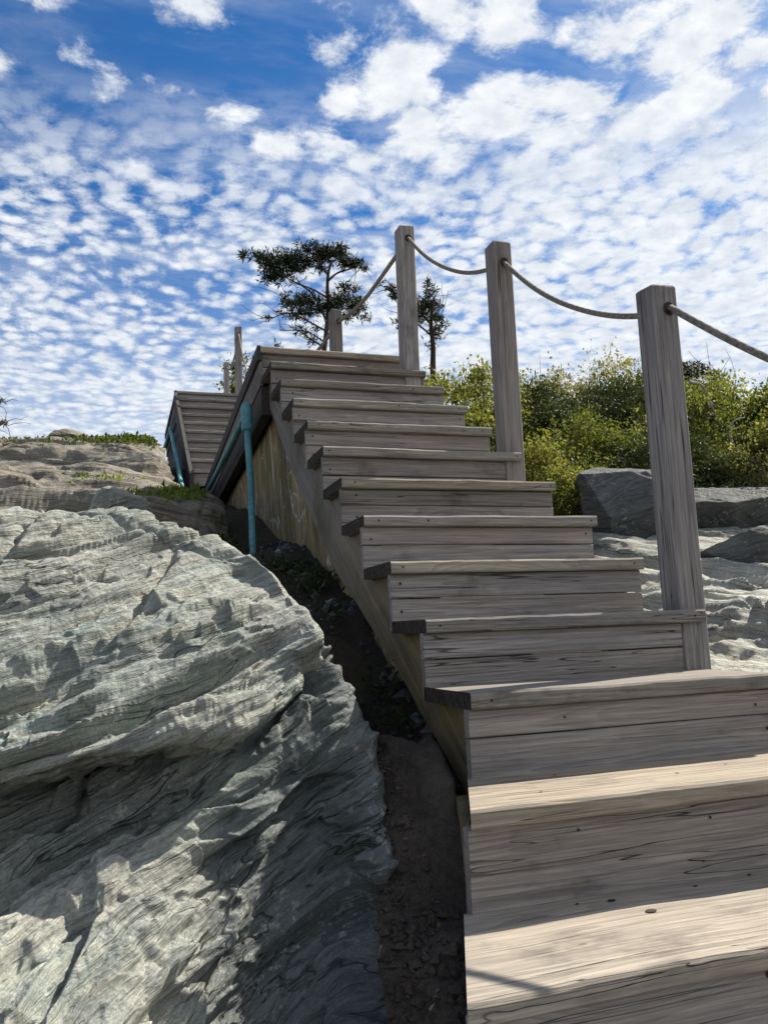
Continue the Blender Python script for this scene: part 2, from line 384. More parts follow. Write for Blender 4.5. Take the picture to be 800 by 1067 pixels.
_bseed = [0]
def board(name, quad, z0, z1, mats, parent, nseg=40, ch=.004, wob=.003, edge_wob=0.0, nails=(), end_mi=None):
    """a plank along its long side: quad = (left-front, right-front, right-back, left-back) in x,y; thickness z0..z1;
       rounded edges, slight warp; nails = [(u 0..1, v 0..1)] on top or negative v on the front face"""
    _bseed[0] += 1; sd = _bseed[0]*13
    lf, rf, rb, lb = [np.array(q, float) for q in quad]
    t = np.linspace(0, 1, nseg+1)
    F0 = lf[None]*(1-t)[:, None]+rf[None]*t[:, None]; B0 = lb[None]*(1-t)[:, None]+rb[None]*t[:, None]
    L = np.linalg.norm(rf-lf)
    def nz(k, fr, oc=2): 
        q = np.stack([t*L*fr+sd*3.7+k*11.3, np.full_like(t, k*5.1+sd), np.zeros_like(t)], -1); return fbm(q, oct=oc, seed=sd+k)
    wf = nz(1, 5, 3)*wob + nz(5, 14, 2)*edge_wob; wb = nz(2, 3)*wob*.4
    wt = nz(3, 2.5, 3)*wob*.7; wu = nz(4, 2.5, 3)*wob*.7; wr = nz(6, 9, 2)*edge_wob*.7
    F0[:, 1] += wf; B0[:, 1] += wb
    prof = []
    top, bot = z1+wt, z0+wu
    for (side, zz, dz, off) in (('F', 'b', 0, ch), ('F', 'b', ch, 0), ('F', 'm', 0, 0), ('F', 't', -ch*1.5+0, 0), ('F', 't', 0, ch*1.3), ('M', 't', 0, 0), ('B', 't', 0, ch), ('B', 't', -ch, 0), ('B', 'b', ch, 0), ('B', 'b', 0, ch)):
        d = (B0-F0); d = d/(np.linalg.norm(d, axis=1)[:, None]+1e-9)
        if side == 'F': xy = F0+d*off
        elif side == 'B': xy = B0-d*off
        else: xy = (F0+B0)/2
        if zz == 't': z = top+dz + (wr if side == 'F' else 0)
        elif zz == 'b': z = bot+dz
        else: z = (top+bot)/2
        prof.append(np.column_stack([xy, z]))
    k = len(prof); V = np.stack(prof, 1).reshape(-1, 3); mb = MB()
    F = []
    for i in range(nseg):
        for j in range(k):
            j2 = (j+1) % k; F.append((i*k+j, (i+1)*k+j, (i+1)*k+j2, i*k+j2))
    mb.add(V, F, 0)
    em = 0 if end_mi is None else end_mi
    o0 = 0
    mb.F.append(tuple(range(k))); mb.M.append(em)
    mb.F.append(tuple(nseg*k+j for j in range(k-1, -1, -1))); mb.M.append(em)
    ml = list(mats) if isinstance(mats, (list, tuple)) else [mats]
    if nails:
        ml = ml+[NAIL]; ni = len(ml)-1
        for (u, v, rr) in nails:
            i = min(nseg, max(0, int(round(u*nseg)))); ang = np.linspace(0, 2*math.pi, 9)[:-1]
            if v >= 0:
                c = F0[i]*(1-v)+B0[i]*v; zc = top[i]+wr[i]*(1-v)+.0022
                VV = [(c[0]+1.5*rr*math.cos(a), c[1]+rr*math.sin(a), zc) for a in ang]
                mb.add(VV, [tuple(range(8))], ni)
            else:
                c = F0[i]; zc = bot[i]*(1+v)+top[i]*(-v)
                VV = [(c[0]+rr*math.cos(a), c[1]-.0025, zc+rr*math.sin(a)) for a in ang]
                mb.add(VV, [tuple(range(8))], ni)
    return mb.build(name, ml, parent)

def vboard(name, x0, x1, y0, y1, z0, z1, mat, parent, **k):
    return board(name, ((x0, y0), (x1, y0), (x1, y1), (x0, y1)), z0, z1, mat, parent, **k)

# ------------------------------------------------------------------ staircase
RISE, RUN, WID, TH = .1844, .28107, .914, .038
def nos(k): return (11-k)*RUN, (11-k)*RISE          # nosing y, top z of tread k (1 = landing edge)

stair = thing('wooden_staircase', 'near flight of weathered grey plank steps climbing beside the concrete wall', 'staircase', (.45,-.9,-1.0))
LV = {12: (-.200, -.285), 13: (-.405, -.61)}        # z, y of the lowest treads
rr_ = random.Random(3)
for k in range(2, 12):
    y, z = nos(k)
    lx = rr_.uniform(-.004, .004); rx = WID+rr_.uniform(-.005, .006)
    q = ((lx, y), (rx, y+rr_.uniform(-.003, .003)), (rx, y+RUN+.02), (lx, y+RUN+.02))
    nl = [(u, -.5, .0035) for u in (rr_.uniform(.03, .06), rr_.uniform(.94, .97))] + ([(rr_.uniform(.2,.8), -.5, .004)] if k in (3,4,8) else [])
    if k == 11: q = ((-.002, 0), (WID, 0), (WID, RUN+.02), (-.01, RUN+.02))
    board('tread', q, z-TH, z, [W_TREAD, ENDG], stair, nseg=70, wob=.005, edge_wob=.0035, end_mi=1, nails=nl)
z12, y12 = LV[12]; z13, y13 = LV[13]
board('tread', ((-.140, y12), (WID+.06, y12-.004), (WID+.06, .03), (-.010, .03)), z12-TH, z12, [W_TREAD, ENDG], stair, nseg=90, wob=.005, edge_wob=.003, end_mi=1,
      nails=[(.22,.80,.004),(.50,.42,.0035),(.66,.55,.003),(.15,.3,.003)])
board('tread', ((-.30, y13), (WID+.06, y13-.004), (WID+.06, y12+.05), (-.145, y12+.05)), z13-TH, z13, [W_TREAD, ENDG], stair, nseg=120, wob=.007, edge_wob=.003, end_mi=1,
      nails=[(.285,.82,.0065),(.335,.60,.0085),(.47,.86,.004),(.60,.90,.004),(.22,.85,.003)])
board('tread', ((-.30, y13-.33), (WID+.06, y13-.33), (WID+.06, y13+.05), (-.29, y13+.05)), z13-.22-TH, z13-.22, [W_TREAD, ENDG], stair, nseg=60)
# risers: two boards each
OH = .028
for k in range(1, 11):
    y, z = nos(k); zb = z-RISE; h = RISE-TH; a = rr_.uniform(.42, .56)
    dx = rr_.uniform(-.002, .004)
    zt, zm = z-TH-.001, zb+h*(1-a)
    nl = [(.985, -.5, .004), (.985, -.25, .004)] if k == 10 else ([(rr_.uniform(.03, .08), -.6, .0045)] if k % 2 else [(.03, -.3, .004), (.96, -.6, .004)])
    board('riser_board', ((dx, y+OH), (WID-.004, y+OH), (WID-.004, y+OH+.027), (dx, y+OH+.027)), zm+.0015, zt, W_X, stair, nseg=30, wob=.0025, ch=.003, nails=nl)
    board('riser_board', ((dx+.002, y+OH+.002), (WID-.002, y+OH+.002), (WID-.002, y+OH+.029), (dx+.002, y+OH+.029)), zb-.03, zm-.0015, W_X, stair, nseg=30, wob=.0025, ch=.003, nails=nl[:1])
# riser below tread 11, 12 and 13
board('riser_board', ((-.004, .018), (WID+.05, .018), (WID+.05, .045), (-.004, .045)), -.105, -TH-.001, W_X, stair, nseg=30, ch=.003, nails=[(.87,-.4,.004),(.26,-.5,.003)])
board('riser_board', ((-.002, .020), (WID+.05, .020), (WID+.05, .047), (-.002, .047)), z12-.03, -.108, W_X, stair, nseg=30, ch=.003, nails=[(.91,-.7,.005)])
board('riser_board', ((-.135, y12+.028), (WID+.05, y12+.028), (WID+.05, y12+.055), (-.135, y12+.055)), z13-.03, z12-TH-.001, W_X, stair, nseg=40, wob=.003, nails=[(.235,-.85,.0035),(.53,-.8,.0035),(.5,-.35,.0025),(.35,-.12,.003)])
board('riser_board', ((-.28, y13+.03), (WID+.05, y13+.03), (WID+.05, y13+.057), (-.28, y13+.057)), z13-.22, z13-TH-.001, W_X, stair, nseg=40, wob=.003, nails=[(.46,-.9,.006)])
# stringers with a saw-tooth top and a straight lower edge
def stringer(x0, x1, mat):
    top = []
    for k in range(1, 12):
        y, z = nos(k)
        top += [(y+RUN+OH+.031 if k > 1 else 2.98, z-TH-.002), (y+OH+.031, z-TH-.002)]
    top += [(.05, z12+.0)]
    low = [(.05, -.46), (.11, -.33), (.17, -.25), (.70, .052), (1.40, .40), (2.10, .875), (2.74, 1.40), (2.98, 1.58)]
    poly = top+low; n = len(poly)
    V = [(x0, y, z) for y, z in poly]+[(x1, y, z) for y, z in poly]
    F = [tuple(range(n)), tuple(range(2*n-1, n-1, -1))]+[(i, i+n, (i+1) % n+n, (i+1) % n) for i in range(n)]
    return build('stringer', V, F, mat, stair)
stringer(.040, .078, STRING); stringer(WID-.08, WID-.042, STRING)
# closing panels beside the lowest steps
def panel(fp, z0, z1):
    n = len(fp); V = [(*p, z0) for p in fp]+[(*p, z1) for p in fp]
    return build('side_panel', V, [tuple(range(n-1, -1, -1)), tuple(range(n, 2*n))]+[(k, (k+1) % n, (k+1) % n+n, k+n) for k in range(n)], STRING, stair)
panel([(-.131, y12+.035), (-.0, .012), (-.0, .055), (-.034, .055)], -.8, z12-TH-.003)

# ------------------------------------------------------------------ landing
ZL = 10*RISE
land = thing('wooden_landing', 'long grey timber landing at the top of the near flight, edge fascia in shade', 'landing', (.45,5.0,1.3))
y1 = nos(1)[0]
YF = 7.50                                            # far flight's first nosing
board('edge_board', ((-.012, y1), (WID-.03, y1), (WID-.03, y1+.14), (-.012, y1+.14)), ZL-TH, ZL, [W_TREAD, ENDG], land, nseg=60, wob=.006, edge_wob=.0035, end_mi=1)
dk = MB(); yy = y1+.146
while yy < YF+.2:
    dk.box((.002+(yy-y1+.14)*.034, yy, ZL-TH), (WID, min(yy+.138, YF+.24), ZL)); yy += .144
deck = dk.build('deck', W_X, land)
def yboard(name, x0, x1, ya, yb, z0, z1, mat, parent, skew=0.0): 
    mb = MB(); n = 24; t = np.linspace(0, 1, n+1); c = .003
    prof = [(x0+c, z0), (x1-c, z0), (x1, z0+c), (x1, z1-c), (x1-c, z1), (x0+c, z1), (x0, z1-c), (x0, z0+c)]
    sd = int(abs(x0*1000)+abs(z0*977)+ya*31)
    q = np.stack([t*4+sd, t*0, t*0], -1); wx = fbm(q, 2, sd)*.004; wz = fbm(q+9, 2, sd+5)*.003
    V = [(px+wx[i]+skew*(ya+(yb-ya)*t[i]-ya), ya+(yb-ya)*t[i], pz+wz[i]) for i in range(n+1) for px, pz in prof]; k = 8
    F = [(i*k+j, i*k+(j+1) % k, (i+1)*k+(j+1) % k, (i+1)*k+j) for i in range(n) for j in range(k)]
    F += [tuple(range(k-1, -1, -1)), tuple(n*k+j for j in range(k))]
    mb.add(V, F); return mb.build(name, mat, parent)
def landing_side(ya, yb, zt, parent, skew=0.0):
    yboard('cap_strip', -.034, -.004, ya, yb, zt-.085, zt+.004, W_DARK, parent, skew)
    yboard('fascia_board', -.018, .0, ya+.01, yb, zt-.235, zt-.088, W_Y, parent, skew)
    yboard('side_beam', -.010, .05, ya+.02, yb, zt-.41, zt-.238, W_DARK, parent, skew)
landing_side(y1+.004, YF-.02, ZL, land, .034)
# joists under the deck and two side posts holding it on the right
for j in range(8):
    jm = MB(); jm.box((.06+(.3+j*.6)*.034, y1+.3+j*.6, ZL-.24), (WID-.01, y1+.34+j*.6, ZL-TH-.002)); jm.build('joist', W_X, deck)

# ------------------------------------------------------------------ far flight and upper landing
far = thing('wooden_staircase', 'far flight of grey steps with dark side boards, rising beyond the landing', 'staircase', (.45,YF,1.7))
for k in range(1, 10):
    y, z = YF+(k-1)*RUN, ZL+k*RISE
    board('tread', ((-.0, y), (WID, y), (WID, y+RUN+.02), (0, y+RUN+.02)), z-TH, z, [W_X, ENDG], far, nseg=14, wob=.004, end_mi=1)
for k in range(1, 11):
    y, z = YF+(k-1)*RUN, ZL+k*RISE
    board('riser_board', ((.004, y+OH), (WID-.004, y+OH), (WID-.004, y+OH+.03), (.004, y+OH+.03)), z-RISE-.0, z-TH-.001, W_X, far, nseg=12, wob=.003)
def slope_board(name, x0, x1, mat, up, dn, parent):
    V = []
    ya, yb = YF-.05, YF+9*RUN+.05; s = RISE/RUN
    za = ZL+RISE+s*(ya-YF); zb = ZL+RISE+s*(yb-YF)
    pl = [(ya, za-dn), (yb, zb-dn), (yb, zb+up), (ya, za+up)]
    V = [(x0, *p) for p in pl]+[(x1, *p) for p in pl]
    return build(name, V, [(0,1,2,3),(7,6,5,4),(0,4,5,1),(1,5,6,2),(2,6,7,3),(3,7,4,0)], mat, parent)
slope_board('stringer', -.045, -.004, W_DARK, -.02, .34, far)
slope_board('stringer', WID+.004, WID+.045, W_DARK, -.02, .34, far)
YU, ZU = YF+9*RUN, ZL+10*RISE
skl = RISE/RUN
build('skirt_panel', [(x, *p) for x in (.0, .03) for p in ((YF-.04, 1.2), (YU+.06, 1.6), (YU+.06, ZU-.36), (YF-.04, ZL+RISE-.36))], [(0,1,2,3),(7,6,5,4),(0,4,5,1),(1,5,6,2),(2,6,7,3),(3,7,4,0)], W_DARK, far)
upl = thing('wooden_landing', 'topmost small timber landing seen above the far flight against the sky', 'landing', (.45,YU+1.2,ZU-.4))
board('edge_board', ((-.01, YU), (WID, YU), (WID, YU+.14), (-.01, YU+.14)), ZU-TH, ZU, [W_X, ENDG], upl, nseg=20, wob=.004)
dk = MB(); yy = YU+.146
while yy < YU+2.6: dk.box((0, yy, ZU-TH), (WID, yy+.138, ZU)); yy += .144
dk.build('deck', W_X, upl)
landing_side(YU+.004, YU+2.7, ZU, upl)
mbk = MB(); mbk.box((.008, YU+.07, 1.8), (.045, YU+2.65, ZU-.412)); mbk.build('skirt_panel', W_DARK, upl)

# ------------------------------------------------------------------ concrete wall
wall = [(.30, -.4), (.30, -.12), (.70, .075), (1.40, .42), (2.10, .895), (2.74, 1.42), (2.98, 1.60), (7.6, 1.60), (7.6, .2), (3.0, -.4)]
def prism_x(name, poly, x0, x1, mat, **k):
    n = len(poly); V = [(x0+max(0, p[0]-2.98)*.034, *p) for p in poly]+[(x1+max(0, p[0]-2.98)*.034, *p) for p in poly]
    return build(name, V, [tuple(range(n)), tuple(range(2*n-1, n-1, -1))]+[(i, i+n, (i+1) % n+n, (i+1) % n) for i in range(n)], mat, **k)
w = prism_x('concrete_wall', wall, .0795, .28, WALL, loc=(.15, 4, 0))
tag(w, 'brown stained concrete wall with white streaks under the landing', 'wall')

# ------------------------------------------------------------------ teal pipes
def pipe_thing(label, A, B, rail_end, name='pipe_handrail', k=1.0):
    A, B = np.array(A), np.array(B); o = thing(name, label, 'handrail', tuple(B), 'teal pipe handrails on the stairs')
    d = (B-A)/np.linalg.norm(B-A)
    V, F = tube_mesh([A+d*.1, A+d*.3, (A+B)/2+np.array((.006,.0,0)), B-d*.2, B], .0195*k, 12); pp = build('pipe_post', V, F, TEAL, o, True)
    V, F = tube_mesh([A+d*.0, A+d*.012, A+d*.02, A+d*.13, A+d*.14, A+d*.155, A+d*.16, A+d*.20, A+d*.205, A+d*.21], [.020,.030,.034,.034,.030,.030,.035,.035,.030,.022], 14); build('sleeve_fitting', V, F, TEAL, pp, True)
    n = 8
    p0 = A+d*.07; p1 = np.array(rail_end); V, F = tube_mesh([p0+(p1-p0)*t+np.array((0,0,-.012*math.sin(math.pi*t))) for t in np.linspace(0, 1, n)], .022*k, 12); build('rail_pipe', V, F, TEAL, o, True)
    return o
pipe_thing('teal painted pipe rail bolted along the landing side, its leaning post on the wall', (-.075, 2.98, 1.535), (-.115, 2.54, .50), (.055, 7.3, 1.60))
pipe_thing('small teal pipe rail with leaning post at the left of the far flight', (-.10, 9.95, 3.10), (-.15, 7.2, 1.76), (-.10, 12.2, 3.22), k=1.5)

# ------------------------------------------------------------------ posts and ropes
def post(parent, xc, y0, zb, zt, s=.088, mat=W_Z, holes=(), name='post', tw=0.0, lean=(0,0)):
    """square timber, chamfered edges, weathered top"""
    _bseed[0] += 1; sd = _bseed[0]*7
    h = s/2; c = .005
    prof = [(-h+c,-h),(h-c,-h),(h,-h+c),(h,h-c),(h-c,h),(-h+c,h),(-h,h-c),(-h,-h+c)]
    n = 26; k = 8; V = []; F = []
    zs = list(np.linspace(zb, zt-.006, n))+[zt]
    for i, z in enumerate(zs):
        sc = 1.0 if i < n else .9
        q = np.array([[z*1.2+sd, 0, sd]]); w1 = float(fbm(q, 2, sd)[0])*.004; w2 = float(fbm(q+7, 2, sd)[0])*.004
        t = (z-zb)/(zt-zb); a = tw*t
        for (x, y) in prof:
            x, y = x*sc, y*sc; xr, yr = x*math.cos(a)-y*math.sin(a), x*math.sin(a)+y*math.cos(a)
            jz = 0 if i < n-1 else float(vnoise(np.array([[x*40+sd, y*40, 0]]))[0])*.004
            V.append((xc+xr+w1+lean[0]*t, y0+h+yr+w2+lean[1]*t, z+jz))
    m = len(zs)
    for i in range(m-1):
        for j in range(k): F.append((i*k+j, i*k+(j+1) % k, (i+1)*k+(j+1) % k, (i+1)*k+j))
    F += [tuple(range(k-1, -1, -1)), tuple((m-1)*k+j for j in range(k))]
    mb = MB(); mb.add(V, F, 0)
    ang = np.linspace(0, 2*math.pi, 13)[:-1]
    for (hx, hz) in holes:                            # dark rope holes on the two faces across the stairs
        for sgn, yy in ((-1, y0-.0045), (1, y0+s+.0045)):
            t = (hz-zb)/(zt-zb)
            ring = [(hx+.021*math.cos(a)*(1 if sgn < 0 else -1)+lean[0]*t, yy+lean[1]*t, hz+.023*math.sin(a)) for a in ang]
            mb.add(ring, [tuple(range(12))], 1)
    o = mb.build(name, [mat, NAIL], parent)
    return o
def rope(parent, A, B, sag, r=.0125, seg=10, n=34):
    A, B = np.array(A, float), np.array(B, float); t = np.linspace(0, 1, n)
    P = A[None]+(B-A)[None]*t[:, None]; P[:, 2] -= sag*4*t*(1-t)
    P[:, 0] += .004*np.sin(t*9+A[1])
    L = np.concatenate([[0], np.cumsum(np.linalg.norm(np.diff(P, axis=0), axis=1))])
    V, F = tube_mesh(P, r, seg)
    at_ = np.column_stack([np.repeat(L, seg), np.tile(np.arange(seg)/seg, n), np.zeros(n*seg)])
    return build('rope', V, F, ROPE, parent, True, vec_attr=at_)

XP = .875
rail = thing('rope_railing', 'rope railing of four grey square posts along the right of the near steps', 'railing', (XP,.3,-.2))
PS = [(.301, -.02, 1.245, .868, .152), (.301+4*RUN, .72, 1.930, .884, .140), (.301+8*RUN, 1.5, 2.575, .846, .10)]
post(rail, .890, .301, -.25, 1.243, .094, holes=[(.896, 1.158)])
post(rail, .892, 1.425, .55, 1.935, .094, holes=[(.896, 1.83)])
post(rail, .842, 2.550, 1.25, 2.575, .096, holes=[(.85, 2.49)])
post(rail, .842, 4.22, 1.5, 2.70, .09, holes=[(.855, 2.60)], lean=(-.0, 0))
post(rail, .850, 6.10, 1.5, 2.82, .09, holes=[(.855, 2.73)])
post(rail, .90, -.93, -.9, .50, .094, holes=[(.9, .41)])
rope(rail, (.896, .29, 1.158), (.9, -.88, .41), .06, .0112)
rope(rail, (.896, 1.43, 1.83), (.893, .39, 1.172), .085, .0108)
rope(rail, (.85, 2.55, 2.49), (.892, 1.51, 1.842), .10, .0108)
rope(rail, (.86, 4.24, 2.60), (.85, 2.64, 2.49), .055, .0135)
rope(rail, (.855, 6.14, 2.73), (.855, 4.30, 2.61), .055, .0155)
frail = thing('rope_railing', 'distant rope railing of thin posts at the head of the far flight', 'railing', (.9,10,3.5))
post(frail, .895, 10.05, 3.3, 4.735, .098, holes=[(.895, 4.62)])
post(frail, 1.00, 12.3, 3.4, 4.93, .09, holes=[(1.0, 4.83)])
post(frail, .895, 7.70, 1.9, 3.10, .09, holes=[(.895, 3.0)])
rope(frail, (1.0, 12.3, 4.83), (.895, 10.1, 4.62), .22, .013)
rope(frail, (.895, 10.05, 4.62), (.895, 7.75, 3.0), .35, .013)

# ------------------------------------------------------------------ terrain (hill sheet)
ctl = [(-.2,-1.2,-1.25),(-.6,-.3,-1.1),(-.9,.3,-.6),(-.7,-.9,-1.3),(1.2,-1.5,-.6),(2.5,-1.5,-.5),(-2.5,-1.5,-1.0),(-6,-2,-1.4),(6,-2,-.3),(-.2,0,-.85),(1.1,.2,-.14),(-.15,1.0,.02),(-.12,2.4,.42),(-.1,4.2,1.0),
       (-.1,5.6,1.30),(.0,7.2,1.62),(-.6,8.1,2.0),(-2,8.3,2.2),(-5,8.6,2.25),(-1,5,1.05),(-1,2.9,.4),(-3,5,1.0),(-3,2,.1),(-6,3,.2),(-8,8,2.0),
       (1.2,1.4,.15),(1.2,2.8,.75),(1.4,4.5,1.25),(1.5,7,1.7),(2.6,3.2,.75),(3.7,2.9,.70),(2.4,1.2,-.05),(4,1,.0),(3.4,4.4,1.5),(4.6,6,2.25),(6,5.2,2.0),(3,6.5,2.15),
       (6,2.5,.5),(10,5,2.0),(1.5,9,2.6),(1.5,11,3.0),(0,12.5,3.05),(-1.2,10.5,2.35),(-3,12,2.4),(-8,14,2.3),(6,10,2.8),(12,12,2.8),(3,14,3.0),(0,20,2.8),(20,20,2.5),(-20,20,2.2),(20,0,-.5),(-20,0,-2),(0,-15,-3),(20,-15,-3),(-20,-15,-3),(0,40,1),(40,40,0),(-40,40,0)]
ctl = np.array(ctl, float)
def tps(r2): return .5*r2*np.log(r2+1e-9)
def solve_tps(C):
    n = len(C); d2 = ((C[:, None, :2]-C[None, :, :2])**2).sum(-1); K = tps(d2)+np.eye(n)*.02
    Pm = np.column_stack([np.ones(n), C[:, :2]]); A = np.zeros((n+3, n+3)); A[:n, :n] = K; A[:n, n:] = Pm; A[n:, :n] = Pm.T
    return np.linalg.solve(A, np.concatenate([C[:, 2], np.zeros(3)]))
TW = solve_tps(ctl)
def height(xy):
    xy = np.atleast_2d(xy); out = np.empty(len(xy))
    for i in range(0, len(xy), 20000):
        q = xy[i:i+20000]; d2 = ((q[:, None]-ctl[None, :, :2])**2).sum(-1)
        out[i:i+20000] = tps(d2)@TW[:-3]+TW[-3]+q@TW[-2:]
    return out
def ground_h(xy):
    h = height(xy); r = np.linalg.norm(xy-np.array([0, 4]), axis=1)
    t = np.clip((r-28)/40, 0, 1); t = t*t*(3-2*t)
    p = np.column_stack([xy*.8, np.zeros(len(xy))])
    return h*(1-t)-6*t+fbm(p, 4, 31)*.10*(1-t)+fbm(p*4, 3, 37)*.03*(1-t)
def spaced(lo, hi, fine_lo, fine_hi, step):
    a = list(np.arange(fine_lo, fine_hi, step)); s = step; v = fine_hi
    while v < hi: a.append(v); s *= 1.13; v += s
    a.append(hi); s = step; v = fine_lo-step; b = []
    while v > lo: b.append(v); s *= 1.13; v -= s
    b.append(lo); return np.array(b[::-1]+a)
xs = spaced(-1500, 1500, -4, 8, .09); ys = spaced(-1500, 1500, -2.5, 14, .09)
X, Y = np.meshgrid(xs, ys); xy = np.column_stack([X.ravel(), Y.ravel()])
Z = ground_h(xy)
nx, ny = len(xs), len(ys)
def grid_faces(r, c):
    i = np.arange(r*c).reshape(r, c)
    return np.stack([i[:-1, :-1].ravel(), i[:-1, 1:].ravel(), i[1:, 1:].ravel(), i[1:, :-1].ravel()], 1)
gnd = build('ground', np.column_stack([xy, Z]), grid_faces(ny, nx), SOIL, smooth=True)
gnd['kind'] = 'structure'; gnd['label'] = 'dark brown soil of the hillside under rocks and shrubs'

# ------------------------------------------------------------------ rocks: control grids turned into layered surfaces
def interp_axis(A, n):
    """Catmull-Rom along axis 0, n samples per span"""
    P = np.concatenate([2*A[:1]-A[1:2], A, 2*A[-1:]-A[-2:-1]], 0); out = []
    t = np.linspace(0, 1, n, endpoint=False).reshape(-1, *([1]*(A.ndim-1)))
    for i in range(1, len(P)-2):
        out.append(.5*(2*P[i]+(P[i+1]-P[i-1])*t+(2*P[i-1]-5*P[i]+4*P[i+1]-P[i+2])*t**2+(3*P[i]-P[i-1]-3*P[i+1]+P[i+2])*t**3))
    return np.concatenate(out+[A[-1:]], 0)
def resample(S, n):
    """redistribute along axis 0 by mean arc length"""
    d = np.linalg.norm(np.diff(S, axis=0), axis=-1).mean(1); s = np.concatenate([[0], np.cumsum(d)]); u = np.linspace(0, s[-1], n)
    j = np.clip(np.searchsorted(s, u)-1, 0, len(s)-2); f = ((u-s[j])/(s[j+1]-s[j]+1e-12))[:, None, None]
    return S[j]*(1-f)+S[j+1]*f
def layers(p, nv, scales, seed, warp=.07):
    nv = np.array(nv, float); nv /= np.linalg.norm(nv)
    t1 = np.cross(nv, (0, 0, 1.0)) if abs(nv[2]) < .95 else np.cross(nv, (0, 1.0, 0)); t1 /= np.linalg.norm(t1); t2 = np.cross(nv, t1)
    s = p@nv+warp*fbm(p*1.4, 3, seed)+warp*.22*fbm(p*6, 3, seed+3)
    a, b = p@t1, p@t2; out = np.zeros(s.shape)
    for (L, amp) in scales:
        q = s/L; i = np.floor(q); f = q-i
        def hh(ii):
            k = ii.astype(np.int64); h0 = _hash(k, k*0+seed, k*0)
            br = vnoise(np.stack([a/(L*9)+h0*50, b/(L*9)+h0*31, ii*3.1], -1), seed+1)
            br2 = vnoise(np.stack([a/(L*3)+h0*70, b/(L*3)+h0*11, ii*5.3], -1), seed+2)
            return h0*.55+.5*np.tanh(br*3)*.7+.25*np.tanh(br2*4)
        g = np.clip((f-.80)/.20, 0, 1); g = g*g*(3-2*g)
        out += amp*(hh(i)*(1-g)+hh(i+1)*g+ .35*f)
    return out
def chips(a, b, sv, dims, amp, seed, tilt=.9):
    """angular broken plates: every cell of a stretched cell pattern gets its own height and tilt"""
    q = np.stack([a/dims[0], b/dims[1], sv/dims[2]], -1); i0 = np.floor(q).astype(np.int64)
    best = np.full(len(q), 9e9); H = np.zeros(len(q))
    for dx in (-1, 0, 1):
        for dy in (-1, 0, 1):
            for dz in (-1, 0, 1):
                c = i0+np.array((dx, dy, dz)); x, y, z = c[:, 0], c[:, 1], c[:, 2]
                h1, h2, h3 = _hash(x, y, z, seed), _hash(x, y, z, seed+1), _hash(x, y, z, seed+2)
                o = q-(c+np.stack([h1, h2, h3], -1)); d = (o*o).sum(-1); k = d < best
                best = np.where(k, d, best)
                hv = (_hash(x, y, z, seed+3)-.5)*1.5+tilt*((h2-.5)*o[:, 0]+(h3-.5)*o[:, 1]*1.0+(h1-.2)*o[:, 2]*.8)
                H = np.where(k, hv, H)
    return amp*H
